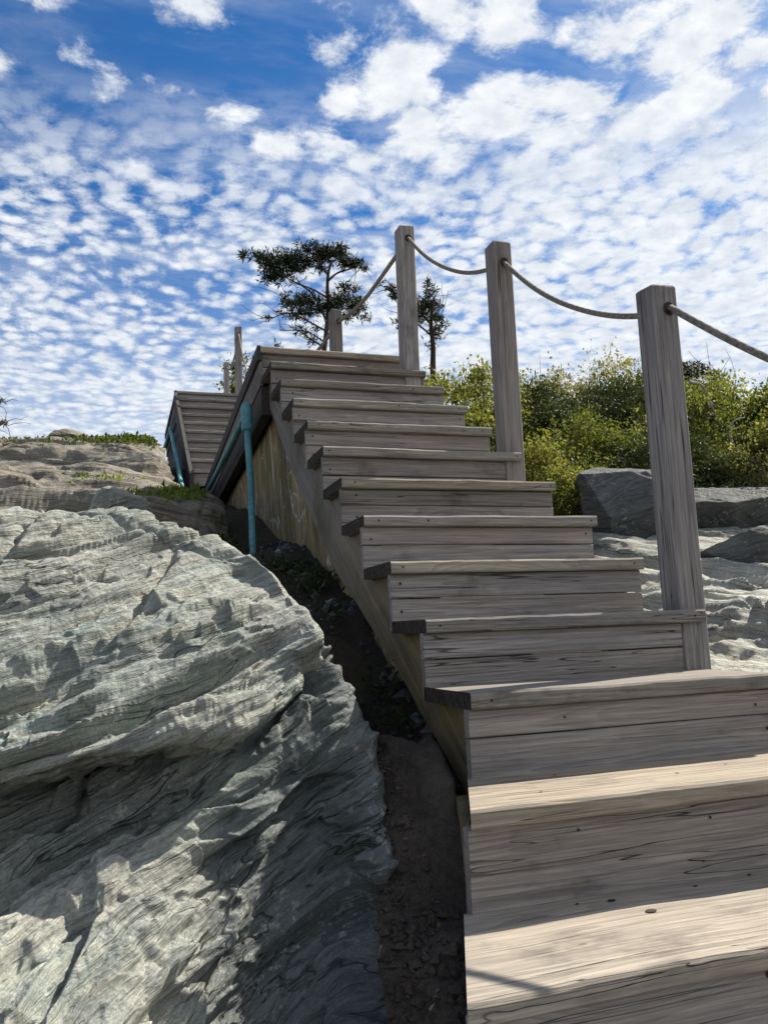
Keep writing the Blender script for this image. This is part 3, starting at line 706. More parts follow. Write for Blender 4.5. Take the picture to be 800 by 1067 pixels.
def rock_patch(name, grid, nr, nc, mat, nv, scales, seed, rough=.012, warp=.07, parent=None, fl=0.0, fade=False, chip=(((.42,.36,.085), .040, 0), ((.17,.15,.036), .017, 11), ((.065,.06,.015), .0065, 23)), loc=None):
    Gd = np.asarray(grid, float)
    S = interp_axis(Gd, 12); S = resample(S, nr)
    S = np.swapaxes(interp_axis(np.swapaxes(S, 0, 1), 12), 0, 1); S = np.swapaxes(resample(np.swapaxes(S, 0, 1), nc), 0, 1)
    du = np.gradient(S, axis=1); dv = np.gradient(S, axis=0); N = np.cross(du, dv); N /= np.linalg.norm(N, axis=-1)[..., None]+1e-9
    # blur normals so that the layers break off along one direction
    for _ in range(14):
        N[1:-1] = (N[:-2]+2*N[1:-1]+N[2:])/4; N[:, 1:-1] = (N[:, :-2]+2*N[:, 1:-1]+N[:, 2:])/4
    N /= np.linalg.norm(N, axis=-1)[..., None]+1e-9
    p = S.reshape(-1, 3)
    disp = layers(p, nv, scales, seed, warp)
    uu = np.linspace(0, 1, nc); edge = np.repeat((1-.9*np.clip((uu-.58)/.2, 0, 1) if fade else uu*0+1)[None], nr, 0).ravel()
    nu = np.array(nv, float); nu /= np.linalg.norm(nu)
    t1 = np.cross(nu, (0, 0, 1.0)) if abs(nu[2]) < .999 else np.array((1.0, 0, 0)); t1 /= np.linalg.norm(t1); t2 = np.cross(nu, t1)
    disp = disp*(.12+.88*edge)
    if fl > 0:                                       # splintered flakes, open bedding cracks and cross joints
        a, b = p@t1, p@t2; sv = p@nu+.02*fbm(p*3, 2, seed+40)
        big = np.clip(fbm(p*1.9, 3, seed+41)*2.6+.45, .05, 1.15)
        wp = np.stack([fbm(p*2.1, 3, seed+60), fbm(p*2.1+5, 3, seed+61)], -1)*.05
        for (dm, am, k) in chip:
            disp += chips(a+wp[:, 0], b+wp[:, 1], sv, dm, am, seed+100+k)*fl*(.06+.94*edge)*np.clip(.45+big*.75, 0, 1.15)
        for (fa, fs, am, k) in ((5, 24, .012, 0), (12, 52, .006, 7)):
            q = np.stack([a*fa, b*fa*.8, sv*fs], -1)
            disp += am*fl*big*edge*(.75-2.2*np.abs(fbm(q, 2, seed+50+k, .5)))
        for (L, A, wd, thr, k) in ((.19, .050, .060, -.05, 0), (.085, .022, .075, .05, 3), (.037, .010, .09, .0, 6)):
            sq = (sv+.03*fbm(p*1.1, 2, seed+70+k))/L; ii = np.floor(sq); f = sq-ii; h0 = _hash(ii.astype(np.int64), ii.astype(np.int64)*0+seed+k, ii.astype(np.int64)*0)
            m = np.clip((vnoise(np.stack([a/(L*4)+h0*90, b/(L*4)+h0*37, ii*2.7], -1), seed+71+k)-thr)*4, 0, 1)
            c0 = .3+.4*h0; dd = f-c0
            g1 = np.where(dd > 0, np.exp(-(dd/wd)**2), np.exp(-(dd/(wd*3.2))**2))      # sharp upper lip, sloping floor
            disp -= A*fl*edge*m*g1
        for (dv_, L, A, wd, k) in (((.85,-.45,.25), .42, .020, .018, 0), ((.35,.80,-.2), .50, .016, .016, 5)):
            dv_ = np.array(dv_); sq = (p@dv_+.05*fbm(p*2.3, 3, seed+90+k))/L; ii = np.floor(sq); f = sq-ii; h0 = _hash(ii.astype(np.int64), ii.astype(np.int64)*0+seed+91+k, ii.astype(np.int64)*0)
            m = np.clip(vnoise(np.stack([a*2.1+h0*60, b*2.1, sv*3+h0*20], -1), seed+92+k)*4, 0, 1)
            disp -= A*fl*edge*m*np.exp(-((f-.2-.6*h0)/wd)**2)
    disp += fbm(p*2.2, 4, seed+9)*rough*2.4+fbm(p*14, 4, seed+11)*rough*.55+fbm(p*60, 3, seed+13)*rough*.16
    if fl > 0: disp -= np.median(disp)
    dg = disp.reshape(S.shape[:2])
    for k in range(2):                               # grind off single-vertex teeth
        dg[1:-1] = (dg[:-2]+2*dg[1:-1]+dg[2:])/4
        if k < 2: dg[:, 1:-1] = (dg[:, :-2]+2*dg[:, 1:-1]+dg[:, 2:])/4
    dg += (fbm(p*45, 2, seed+15)*rough*.22+fbm(p*110, 2, seed+17)*rough*.10).reshape(dg.shape)
    disp = dg.ravel()
    S2 = S+N*disp.reshape(S.shape[:2])[..., None]
    return build(name, S2.reshape(-1, 3), grid_faces(nr, nc), mat, parent, False, loc=loc)
def rows_from(rows, back=((0,.35,-.30),(0,.6,-1.1))):
    """rows: list of [(px,py,D)...] bottom to top, equal length -> world grid, closed behind by offsets from the top row"""
    Gd = [[at(*q) for q in r] for r in rows]
    top = Gd[-1]
    for b in back: Gd.append([np.array(q)+np.array(b) for q in top])
    return Gd
def side_wrap(Gd, o1, o2):
    for r in Gd:
        e = np.array(r[-1]); r.append(e+np.array(o1)); r.append(e+np.array(o2))
# lower block: sunlit slab on the left, steep face on the right with shade painted blue-grey into its colour
rows = [
 [(-330,1230,.92),(-60,1230,1.00),(60,1240,1.04),(170,1240,1.14),(250,1240,1.28),(345,1240,1.36),(450,1240,1.28)],
 [(-330,1080,1.12),(-60,1067,1.22),(60,1067,1.28),(170,1067,1.38),(250,1067,1.62),(345,1067,1.68),(434,1067,1.58)],
 [(-330,1000,1.36),(-60,990,1.46),(60,975,1.54),(170,955,1.62),(250,950,1.82),(345,940,1.90),(412,945,1.80)],
 [(-330,930,1.66),(-60,920,1.74),(60,905,1.79),(170,882,1.81),(250,858,1.88),(335,868,2.02),(400,868,1.94)],
 [(-330,890,1.74),(-60,876,1.82),(60,858,1.88),(165,838,1.92),(245,815,1.93),(318,812,2.06),(390,812,2.05)],
 [(-330,850,1.84),(-60,835,1.92),(60,810,1.98),(160,795,2.02),(240,782,2.02),(308,770,2.08),(374,765,2.16)],
 [(-330,800,2.0),(-60,790,2.08),(60,765,2.14),(160,745,2.18),(240,735,2.22),(300,725,2.25),(352,712,2.26)],
 [(-330,740,2.2),(-60,730,2.28),(60,705,2.34),(160,695,2.38),(240,690,2.40),(300,684,2.42),(334,676,2.38)],
]
Gd = rows_from(rows, ((0,.25,-.1),(0,.5,-.8)))
side_wrap(Gd, (.05,.16,-.10), (.06,.26,-.9))
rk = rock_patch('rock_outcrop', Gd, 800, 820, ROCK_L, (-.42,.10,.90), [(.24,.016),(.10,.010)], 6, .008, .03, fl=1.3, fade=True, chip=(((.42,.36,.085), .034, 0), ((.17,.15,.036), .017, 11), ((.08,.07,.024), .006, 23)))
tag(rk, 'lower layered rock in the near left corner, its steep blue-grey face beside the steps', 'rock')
# upper slab lying over it, ending in a nose
rows = [
 [(-330,850,1.95),(-60,840,2.02),(60,812,2.08),(170,790,2.12),(248,772,2.16),(286,748,2.22),(306,730,2.28)],
 [(-330,852,1.66),(-60,836,1.72),(60,806,1.77),(170,780,1.83),(250,764,1.92),(292,742,2.05),(310,724,2.14)],
 [(-330,838,1.56),(-60,820,1.62),(60,790,1.67),(170,764,1.74),(250,747,1.84),(294,728,1.98),(312,712,2.08)],
 [(-330,760,1.62),(-60,740,1.70),(60,715,1.79),(170,702,1.89),(248,697,1.98),(292,692,2.05),(311,690,2.12)],
 [(-330,680,1.75),(-60,660,1.90),(60,640,2.04),(170,640,2.12),(250,648,2.16),(308,655,2.13),(334,658,2.13)],
 [(-330,610,1.90),(-60,590,2.08),(60,577,2.26),(150,577,2.40),(215,592,2.42),(270,612,2.38),(304,625,2.32)],
 [(-330,575,2.20),(-60,556,2.40),(60,546,2.55),(125,540,2.68),(190,556,2.65),(238,576,2.58),(272,594,2.50)],
]
Gd = rows_from(rows)
side_wrap(Gd, (.035,.13,-.05), (.03,.24,-.35))
rk = rock_patch('rock_slab', Gd, 800, 820, ROCK, (-.36,.10,.92), [(.24,.018),(.10,.012)], 16, .008, .03, fl=1.3, fade=True, chip=(((.42,.36,.085), .034, 0), ((.17,.15,.036), .017, 11), ((.08,.07,.024), .006, 23)))
tag(rk, 'big pale upper rock slab at left, overhanging the darker rock below and ending in a nose', 'rock')

# upper left ledge behind it
rows = [
 [(-250,640,3.4),(-60,610,3.5),(0,600,3.6),(70,592,3.7),(130,590,3.75),(190,592,3.7),(235,596,3.8),(265,600,3.9)],
 [(-250,560,4.0),(-60,556,4.1),(0,552,4.2),(70,552,4.4),(130,553,4.5),(190,560,4.6),(232,568,4.7),(252,575,4.8)],
 [(-250,522,4.3),(-60,524,4.4),(0,523,4.5),(70,523,4.7),(130,524,4.75),(190,528,4.85),(222,532,5.0),(238,540,5.1)],
 [(-250,512,5.3),(-60,515,5.4),(0,514,5.5),(70,515,5.6),(130,515,5.6),(190,519,5.65),(212,522,5.75),(226,528,5.9)],
 [(-250,494,6.2),(-60,500,6.3),(0,500,6.5),(70,504,6.7),(130,508,6.8),(159,509,7.0),(183,513,7.1),(193,518,7.2)],
 [(-250,480,7.4),(-60,484,7.5),(0,484,7.7),(70,485,7.8),(130,486,7.9),(152,486,8.1),(170,490,8.2),(179,497,8.3)],
 [(-250,466,8.8),(-60,468,9.0),(0,468,9.1),(60,467,9.2),(120,467,9.3),(144,466,9.5),(159,468,9.6),(169,474,9.7)],
 [(-250,458,9.6),(-60,460,9.8),(0,460,10.),(60,461,10.1),(120,460,10.2),(139,459,10.4),(153,461,10.5),(163,465,10.6)],
]
Gd = rows_from(rows, ((0,.6,-.05),(0,1.5,-.8)))
ledge = rk = rock_patch('rock_ledge', Gd, 460, 380, ROCK_B, (.12,.06,.98), [(.34,.10),(.12,.05)], 15, .010, .04, fl=1.2, chip=(((1.5,1.1,.16), .06, 0), ((.55,.45,.07), .02, 11)))
tag(rk, 'brown weathered rock ledge below the skyline left of the far flight', 'rock')

# right slab
rows = [
 [(560,900,2.2),(640,900,2.1),(720,900,2.0),(820,900,1.9),(950,900,1.9),(1150,900,1.9)],
 [(600,760,2.75),(660,740,2.7),(730,730,2.62),(820,730,2.5),(950,730,2.4),(1150,730,2.4)],
 [(600,690,3.2),(660,680,3.15),(730,672,3.05),(820,665,2.95),(950,665,2.9),(1150,665,2.9)],
 [(590,630,3.9),(650,630,3.8),(720,625,3.7),(800,620,3.6),(920,620,3.6),(1120,625,3.6)],
 [(590,590,4.5),(640,588,4.5),(710,582,4.5),(790,580,4.5),(900,580,4.5),(1100,580,4.6)],
 [(590,568,5.1),(630,562,5.1),(700,562,5.2),(780,556,5.3),(880,554,5.4),(1060,555,5.6)],
 [(590,556,5.6),(630,553,5.6),(700,552,5.7),(780,545,5.8),(880,540,6.0),(1060,540,6.3)],
]
Gd = rows_from(rows, ((0,.5,-.05),(0,1.0,-.6)))
Gd = [[np.array((max(q[0], 1.03), q[1], q[2])) for q in r] for r in Gd]
rk = rock_patch('rock_slab', Gd, 420, 360, ROCK_R, (.30,-.10,.95), [(.34,.05),(.13,.025)], 25, .010, .05, fl=1.25, chip=(((.8,.6,.14), .050, 0), ((.28,.24,.05), .018, 11)))
tag(rk, 'bright sunlit rock slab right of the near steps behind the nearest post', 'rock')

def boulder(name, centre, size, seed, mat, rot=0.0, nr=150, nc=240, power=2.6, label='', amp=.1, planes=24, nv=(.3,-.1,.95)):
    th = np.linspace(0.02, math.pi-.02, nr)[:, None]; ph = np.linspace(0, 2*math.pi, nc)[None]
    d = np.stack([np.sin(th)*np.cos(ph), np.sin(th)*np.sin(ph), np.cos(th)*np.ones_like(ph)], -1)
    rg = np.random.default_rng(seed); r = np.ones(d.shape[:2])*1.25
    for _ in range(planes):                          # cut by random planes: angular block
        n = rg.normal(size=3); n /= np.linalg.norm(n); dist = rg.uniform(.74, 1.05)
        q = d@n; r = np.where(q > .05, np.minimum(r, dist/np.maximum(q, .05)), r)
    P = d*r[..., None]*np.array(size)
    c, s = math.cos(rot), math.sin(rot); P = P@np.array([[c, s, 0], [-s, c, 0], [0, 0, 1]])
    p = P.reshape(-1, 3)+np.array(centre)
    ds = layers(p, nv, [(.14,.03),(.055,.014),(.022,.007)], seed)-.01+fbm(p*5, 5, seed)*.028
    m0 = np.abs(P.reshape(-1, 3)).max()
    p = p+(d.reshape(-1, 3))*ds[:, None]*amp*10*.5
    o = build(name, p, grid_faces(nr, nc)[:, ::-1].copy(), mat, None, False, loc=centre)
    tag(o, label, 'boulder'); return o
b1 = at(654, 545, 5.45); boulder('boulder', tuple(b1), (.40,.35,.34), 5, ROCK_D, .25, label='dark shadowed boulder left of the nearest post, below the shrubs')
b2 = at(744, 541, 5.9); boulder('boulder', tuple(b2), (.52,.36,.24), 8, ROCK_D, -.3, label='low grey boulder right of the nearest post, below the shrubs')
b3 = at(785, 590, 4.55); boulder('boulder', tuple(b3), (.26,.24,.20), 12, ROCK_D, .1, label='small dark boulder on the bright slab at the right picture edge')
b4 = at(120, 528, 4.35); boulder('boulder', tuple(b4), (.15,.12,.085), 31, ROCK, .1, nr=80, nc=120, label='small rough grey rock sitting on the shadowed ledge above the big rock')
b5 = at(70, 456, 10.0); boulder('boulder', tuple(b5), (.20,.15,.08), 33, ROCK_B, .1, nr=80, nc=120, label='small dark hump of rock on the left skyline')

# mortar curb between rock and steps
rows = [
 [(400,1290,1.15),(440,1290,1.15),(475,1290,1.15),(506,1290,1.15)],
 [(412,1067,1.53),(452,1067,1.49),(478,1067,1.44),(500,1067,1.43)],
 [(402,1000,1.66),(445,1000,1.61),(474,1000,1.55),(498,1000,1.54)],
 [(396,940,1.84),(436,940,1.80),(466,945,1.76),(494,955,1.72)],
 [(388,880,1.98),(422,880,1.94),(450,888,1.89),(484,905,1.80)],
 [(380,820,2.12),(406,815,2.10),(426,822,2.05),(456,838,1.96)],
 [(372,775,2.28),(392,772,2.24),(412,776,2.18),(440,785,2.10)],
]
Gd = rows_from(rows, ((0,.12,-.05),(0,.3,-.4)))
for r in Gd:
    e = np.array(r[-1]); r.append(e+np.array((.035,.0,-.03))); r.append(e+np.array((.05,.0,-.5)))
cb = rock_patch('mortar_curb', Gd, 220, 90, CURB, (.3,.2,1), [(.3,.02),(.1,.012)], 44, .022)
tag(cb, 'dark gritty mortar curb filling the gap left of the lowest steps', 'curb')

# soil in the gap under the stringer
rows = [
 [(340,860,2.45),(375,850,2.40),(410,830,2.30),(450,820,2.15),(480,820,2.08)],
 [(325,770,2.75),(360,765,2.65),(395,760,2.55),(430,760,2.45),(460,770,2.35)],
 [(300,700,3.1),(335,700,3.0),(365,695,2.9),(395,690,2.8),(420,690,2.75)],
 [(275,640,3.5),(310,645,3.4),(340,640,3.3),(365,635,3.25),(390,630,3.2)],
 [(250,600,4.0),(280,600,3.95),(310,598,3.85),(335,595,3.75),(355,590,3.7)],
 [(215,575,4.8),(245,575,4.75),(270,572,4.7),(300,568,4.6),(315,565,4.5)],
]
Gd = rows_from(rows, ((0,.6,.0),(0,.9,-.4)))
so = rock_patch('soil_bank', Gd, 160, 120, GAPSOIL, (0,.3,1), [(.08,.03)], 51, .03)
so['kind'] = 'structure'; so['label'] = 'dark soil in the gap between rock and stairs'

# ------------------------------------------------------------------ vegetation
def gravel(name, label, obj, n, rlo, rhi, mat, seed, xmax=9.0):
    rg = np.random.default_rng(seed); m = len(obj.data.vertices); co = np.empty(m*3, np.float32); obj.data.vertices.foreach_get('co', co); co = co.reshape(-1, 3)+np.array(obj.location)
    nr_ = np.empty(m*3, np.float32); obj.data.vertices.foreach_get('normal', nr_); up = (np.clip(nr_.reshape(-1, 3)[:, 2], 0, 1)**2+1e-4)*((co[:, 0] < xmax) | ((co[:, 1] > -.22) & (co[:, 0] < xmax+.07)))
    V, F = [], []; base = np.array([(0,0,1),(.9,0,.2),(.28,.85,.2),(-.72,.53,.2),(-.72,-.53,.2),(.28,-.85,.2),(0,0,-.7)])
    tri = [(0,1,2),(0,2,3),(0,3,4),(0,4,5),(0,5,1),(6,2,1),(6,3,2),(6,4,3),(6,5,4),(6,1,5)]
    for i in rg.choice(m, n, p=up/up.sum()):
        r = rlo*(rhi/rlo)**(rg.uniform()**2.2); q = base*r*rg.uniform(.55, 1.3, 3)+rg.normal(size=(7, 3))*r*.14
        an = rg.uniform(0, 6.28); cc, ss = math.cos(an), math.sin(an); q = q@np.array([[cc, ss, 0], [-ss, cc, 0], [0, 0, 1]])
        o = len(V); V += list(q+co[i]); F += [tuple(k+o for k in t) for t in tri]
    ob = build(name, np.array(V), F, mat); tag(ob, label, None, kind='stuff'); return ob
gravel('gravel', 'loose grit and small stones lying in the dark gap beside the steps', cb, 1100, .003, .020, CURB, 5, -.20)
def litter(name, label, objs, n, mat, seed):
    rg = np.random.default_rng(seed); P = []
    for ob, xm in objs:
        m = len(ob.data.vertices); co = np.empty(m*3, np.float32); ob.data.vertices.foreach_get('co', co); co = co.reshape(-1, 3)+np.array(ob.location); co = co[(co[:, 0] < xm) | ((co[:, 1] > -.22) & (co[:, 0] < xm+.09))]
        P.append(co[rg.choice(len(co), n)]+np.array((0, 0, .006)))
    P = np.vstack(P); d = rg.normal(size=P.shape)*np.array((1, 1, .22)); V, F = leaf_quads(P, .014, rg, .6, .08, .2, d, .6)
    o = build(name, V, F, mat, None, face_attr=rg.uniform(.1, 1, len(F))); tag(o, label, None, kind='stuff')
gravel('gravel', 'loose stones on the dark soil under the stringer', so, 300, .006, .04, ROCK_D, 6)
def leaf_quads(C, size, rg, aspect=.55, up=.25, jitter=.4, dirs=None, bend=.25):
    n = len(C)
    d = rg.normal(size=(n, 3)) if dirs is None else dirs+rg.normal(size=(n, 3))*jitter
    d[:, 2] += up; d /= np.linalg.norm(d, axis=1)[:, None]
    a = rg.normal(size=(n, 3)); sd = np.cross(d, a); sd /= np.linalg.norm(sd, axis=1)[:, None]+1e-9
    nn = np.cross(d, sd)
    L = size*np.clip(rg.lognormal(-.05, .38, n), .4, 1.6)[:, None]; W = L*aspect*.5
    b = C; m = C+d*L*.5+nn*L*bend*.3; t = C+d*L
    V = np.stack([b, m+sd*W, t, m-sd*W], 1).reshape(-1, 3)
    F = np.arange(4*n).reshape(n, 4)
    return V, F
def wander(A, B, rg, n=7, amp=.06):
    A, B = np.array(A, float), np.array(B, float); t = np.linspace(0, 1, n)[:, None]; L = np.linalg.norm(B-A)
    w = np.cumsum(rg.normal(size=(n, 3)), axis=0)*amp*L/math.sqrt(n); w -= w[0]*(1-t); w = w-(t*(w[-1]))
    return A+(B-A)*t+w
def join(parts):
    V, F, o = [], [], 0
    for v, f in parts:
        V.append(np.asarray(v)); F += [tuple(i+o for i in q) for q in f]; o += len(v)
    return np.vstack(V), F
litter('leaf_litter', 'dry brown leaves and bits lying in the dark gap beside the stringer', [(cb, -.22), (so, 9.0)], 260, leaf_mat('dry_leaf', [(0, (.04,.028,.017)), (.6, (.09,.062,.035)), (1, (.18,.13,.07))], .1), 12)
def shrub_proto(name, label, mat, size, nleaf, leaf, seed, cat='shrub', group='shrubs on the hillside', clumps=34, twig=.5, loc=(0,0,0), airy=.16, aspect=.55, flat=1.0):
    rg = np.random.default_rng(seed); w, dp, h = size
    t = thing(name, label, cat, loc, group); loc = np.array(loc, float)
    cs = []
    while len(cs) < clumps:
        q = rg.uniform(-1, 1, 3); q[2] = rg.uniform(.12, 1)
        r = math.sqrt(q[0]**2+q[1]**2+(q[2])**2)
        k = 1+.28*float(vnoise(np.array([[q[0]*2.2+seed, q[1]*2.2, q[2]*2.2]]))[0])
        if .38*k < r < k: cs.append(q*np.array((w/2, dp/2, h)))
    cs = np.array(cs)
    per = rg.dirichlet(np.ones(clumps)*1.6)*nleaf
    C = []; T = []
    for c, m in zip(cs, per):
        m = int(m)+6; sp = airy*w*rg.uniform(.5, 1.2)
        q = rg.normal(size=(m, 3))*np.array((sp, sp, sp*.62*flat))*.55
        C.append(c+q); T.append(np.clip(rg.normal(.45+rg.normal()*.14, .2, m), 0, 1))
    C = np.vstack(C); T = np.concatenate(T); C[:, 2] = np.maximum(C[:, 2], .01)
    V, F = leaf_quads(C, leaf, rg, aspect, .3)
    build('foliage', V+loc, F, mat, t, False, face_attr=T)
    tub = []
    for c in cs[::2]:
        b = rg.normal(size=3)*np.array((.05, .05, 0)); mid = wander(b, c*1.02, rg, 7, .16)
        tub.append(tube_mesh(mid, np.linspace(.011, .003, 7)*(.7+w*.3), 5, False))
        for _ in range(int(4*twig)):
            e = c+rg.normal(size=3)*.16*w+np.array((0, 0, .07)); tub.append(tube_mesh(wander(mid[4], e, rg, 5, .12), np.linspace(.004, .0014, 5), 4, False))
    V, F = join(tub); build('stems', V+loc, F, TWIG, t)
    return t
def copy_tree(o, loc, rz=0.0, s=1.0, label=None):
    c = o.copy(); COL.objects.link(c); c.location = loc; c.rotation_euler = (0, 0, rz); c.scale = (s, s, s)
    if label: c['label'] = label
    for ch in o.children:
        d = ch.copy(); COL.objects.link(d); d.parent = c
    return c
def gz(x, y): return float(ground_h(np.array([[x, y]]))[0])
def place(px, py, D, dz=-.04):
    q = at(px, py, D); return (q[0], q[1], gz(q[0], q[1])+dz)

kinds = {
 'Y': dict(mat=LEAF_Y, size=(1.25,1.1,1.0), nleaf=10000, leaf=.036, clumps=60, twig=.4, airy=.16),
 'G': dict(mat=LEAF_G, size=(1.4,1.2,.95), nleaf=13000, leaf=.036, clumps=64, twig=.3, airy=.16),
 'D': dict(mat=LEAF_D, size=(1.5,1.3,.85), nleaf=15000, leaf=.042, clumps=66, twig=.3, airy=.14, aspect=.35),
 'P': dict(mat=LEAF_P, size=(1.2,1.1,1.05), nleaf=5500, leaf=.034, clumps=40, twig=1.2, airy=.2),
}
spots = [ # kind, px, py(ground), D, scale, label
 ('Y', 495, 470, 7.4, 1.0, 'yellow-green leafy shrub beside the third post from the front'),
 ('Y', 560, 520, 5.9, .62, 'small bright yellow-green shrub right behind the foot of the second post'),
 ('P', 600, 445, 8.6, .9, 'pale twiggy half-bare shrub on the crest right of the second post'),
 ('P', 648, 436, 8.9, .85, 'pale dry shrub on the crest just left of the nearest post'),
 ('D', 575, 470, 7.6, .85, 'dark evergreen shrub right of the second post below the pale crest shrubs'),
 ('D', 630, 458, 7.9, .9, 'widest dark evergreen shrub in mid slope left of the nearest post'),
 ('G', 600, 510, 6.6, .72, 'mid-green shrub in mid slope above the dark boulder'),
 ('D', 655, 500, 6.5, .62, 'dark evergreen bush touching the top of the dark boulder'),
 ('G', 545, 440, 8.4, .8, 'green shrub peeping out behind the second post'),
 ('Y', 770, 430, 7.9, 1.0, 'yellow-green shrub on the crest at the right picture edge'),
 ('G', 725, 450, 7.4, .9, 'green shrub right of the nearest post below the bent dead branch'),
 ('D', 720, 500, 6.5, .70, 'dark evergreen shrub right above the low grey boulder'),
 ('Y', 775, 500, 6.6, .72, 'olive-yellow shrub low on the slope at the right picture edge'),
 ('G', 830, 470, 7.2, 1.0, 'green shrub cut by the right picture edge, mid slope'),
 ('D', 790, 455, 7.4, .75, 'dark evergreen shrub between two yellow shrubs at far right'),
 ('G', 690, 430, 8.6, .9, 'green crest shrub showing directly behind the nearest post'),
 ('D', 470, 445, 8.6, .55, 'low dark shrub at the foot of the slim cedar'),
 ('Y', 620, 490, 6.9, .55, 'small yellowish shrub between dark evergreens above the dark boulder'),
 ('Y', 520, 430, 8.6, .8, 'pale yellow-green shrub behind and left of the second post'),
 ('P', 800, 540, 6.1, .55, 'dry straw-coloured twiggy bush beside the low grey boulder'),
 ('G', 590, 545, 5.6, .45, 'small green shrub tucked between the steps and the dark boulder'),
]
protos = {}
for i, (kd, px, py, D, s, lab) in enumerate(spots):
    loc = place(px, py, D); kk = (kd, i % 2)
    nm = {'Y': 'leafy_shrub', 'G': 'green_shrub', 'D': 'evergreen_shrub', 'P': 'twiggy_shrub'}[kd]
    if kk not in protos:
        o = shrub_proto(nm, lab, seed=100+i, loc=loc, **kinds[kd]); protos[kk] = o; o.scale = (s, s, s)
    else: copy_tree(protos[kk], loc, random.uniform(0, 6.28), s, lab)
o = shrub_proto('leafy_shrub', 'tiny green shrub behind the two thin posts of the far flight', LEAF_G, (.95,.8,1.0), 1700, .06, 301, loc=tuple(at(250, 420, 16.5)), clumps=26, airy=.16)

# low undergrowth that hides the soil between the shrubs
rg = np.random.default_rng(77)
C = []
for _ in range(5200):
    px, D = rg.uniform(430, 900), rg.uniform(5.9, 9.6); q = at(px, 500, D)
    if q[0] < 1.15: continue
    m = 14; c = np.array((q[0], q[1], 0.0)); pts = c+rg.normal(size=(m, 3))*np.array((.11, .11, 0)); hh = ground_h(pts[:, :2]); pts[:, 2] = hh+rg.uniform(-.02, .38, m)*rg.uniform(.3, 1)
    C.append(pts)
C = np.vstack(C); V, F = leaf_quads(C, .05, rg, .5, .4)
ug = build('undergrowth', V, F, LEAF_D, None, face_attr=np.clip(rg.normal(.4, .25, len(F)), 0, 1)); tag(ug, 'low green undergrowth covering the slope between the shrubs', None, kind='stuff')

# cedars -------------------------------------------------------------
def sprays(centres, radii, counts, rg, length=.10):
    Cs, Ds = [], []
    for c, r, n in zip(centres, radii, counts):
        q = np.clip(rg.standard_t(4, size=(n, 3)), -2.3, 2.3)*np.array(r)*.6; Cs.append(np.array(c)+q)
        dd = rg.normal(size=(n, 3))*.7+np.sign(q)*.25; dd[:, 0] += -.55; dd[:, 2] += .15; Ds.append(dd)
    C = np.vstack(Cs); D = np.vstack(Ds)
    D /= np.linalg.norm(D, axis=1)[:, None]
    # each spray: a fan of thin blades
    Ca = np.repeat(C, 4, 0); Da = np.repeat(D, 4, 0)
    return leaf_quads(Ca, length*.50, rg, .20, .1, .55, Da, .1)
def cedar(label, D, trunk, limbs, blobs, seed, length=.10, tr=(.038,.014), name='cedar_tree'):
    rg = np.random.default_rng(seed); tp = [at(px, py, D+dd) for px, py, dd in trunk]
    o = thing(name, label, 'tree', tuple(tp[0]), 'windblown cedars on the hill')
    P = spline(tp, 6); V, F = tube_mesh(P, np.linspace(tr[0], tr[1], len(P)), 8, False); build('trunk', V, F, BARK, o, True)
    tub = []
    for L in limbs:
        q = spline([at(px, py, D+dd) for px, py, dd in L], 5); r0 = rg.uniform(.016, .024)*tr[0]/.055
        tub.append(tube_mesh(q, np.linspace(r0, .005, len(q)), 6, False))
        for _ in range(7):
            i = rg.integers(len(q)//3, len(q)); e = q[i]+rg.normal(size=3)*np.array((.16, .12, .13))+np.array((-.05, 0, .03))
            tub.append(tube_mesh(wander(q[i], e, rg, 5, .15), np.linspace(.006, .002, 5), 4, False))
    V, F = join(tub); build('limbs', V, F, BARK, o, True)
    k = D/FOC; cs, rad, cnt = [], [], []
    for b in blobs:
        c = at(b[0], b[1], D+b[2])
        for _ in range(6):
            cs.append(c+rg.normal(size=3)*np.array((b[3]*k*.55, b[3]*k*.5, b[4]*k*.5))); f = rg.uniform(.22, .55); rad.append((b[3]*k*f*1.15, b[3]*k*f, b[4]*k*f)); cnt.append(max(2, int(b[5]*1.15/6*rg.uniform(.3, 1.7))))
    V, F = sprays(cs, rad, cnt, rg, length)
    build('crown', V, F, NEEDLE, o, False, face_attr=np.clip(rg.normal(.4, .25, len(F)), 0, 1))
    return o
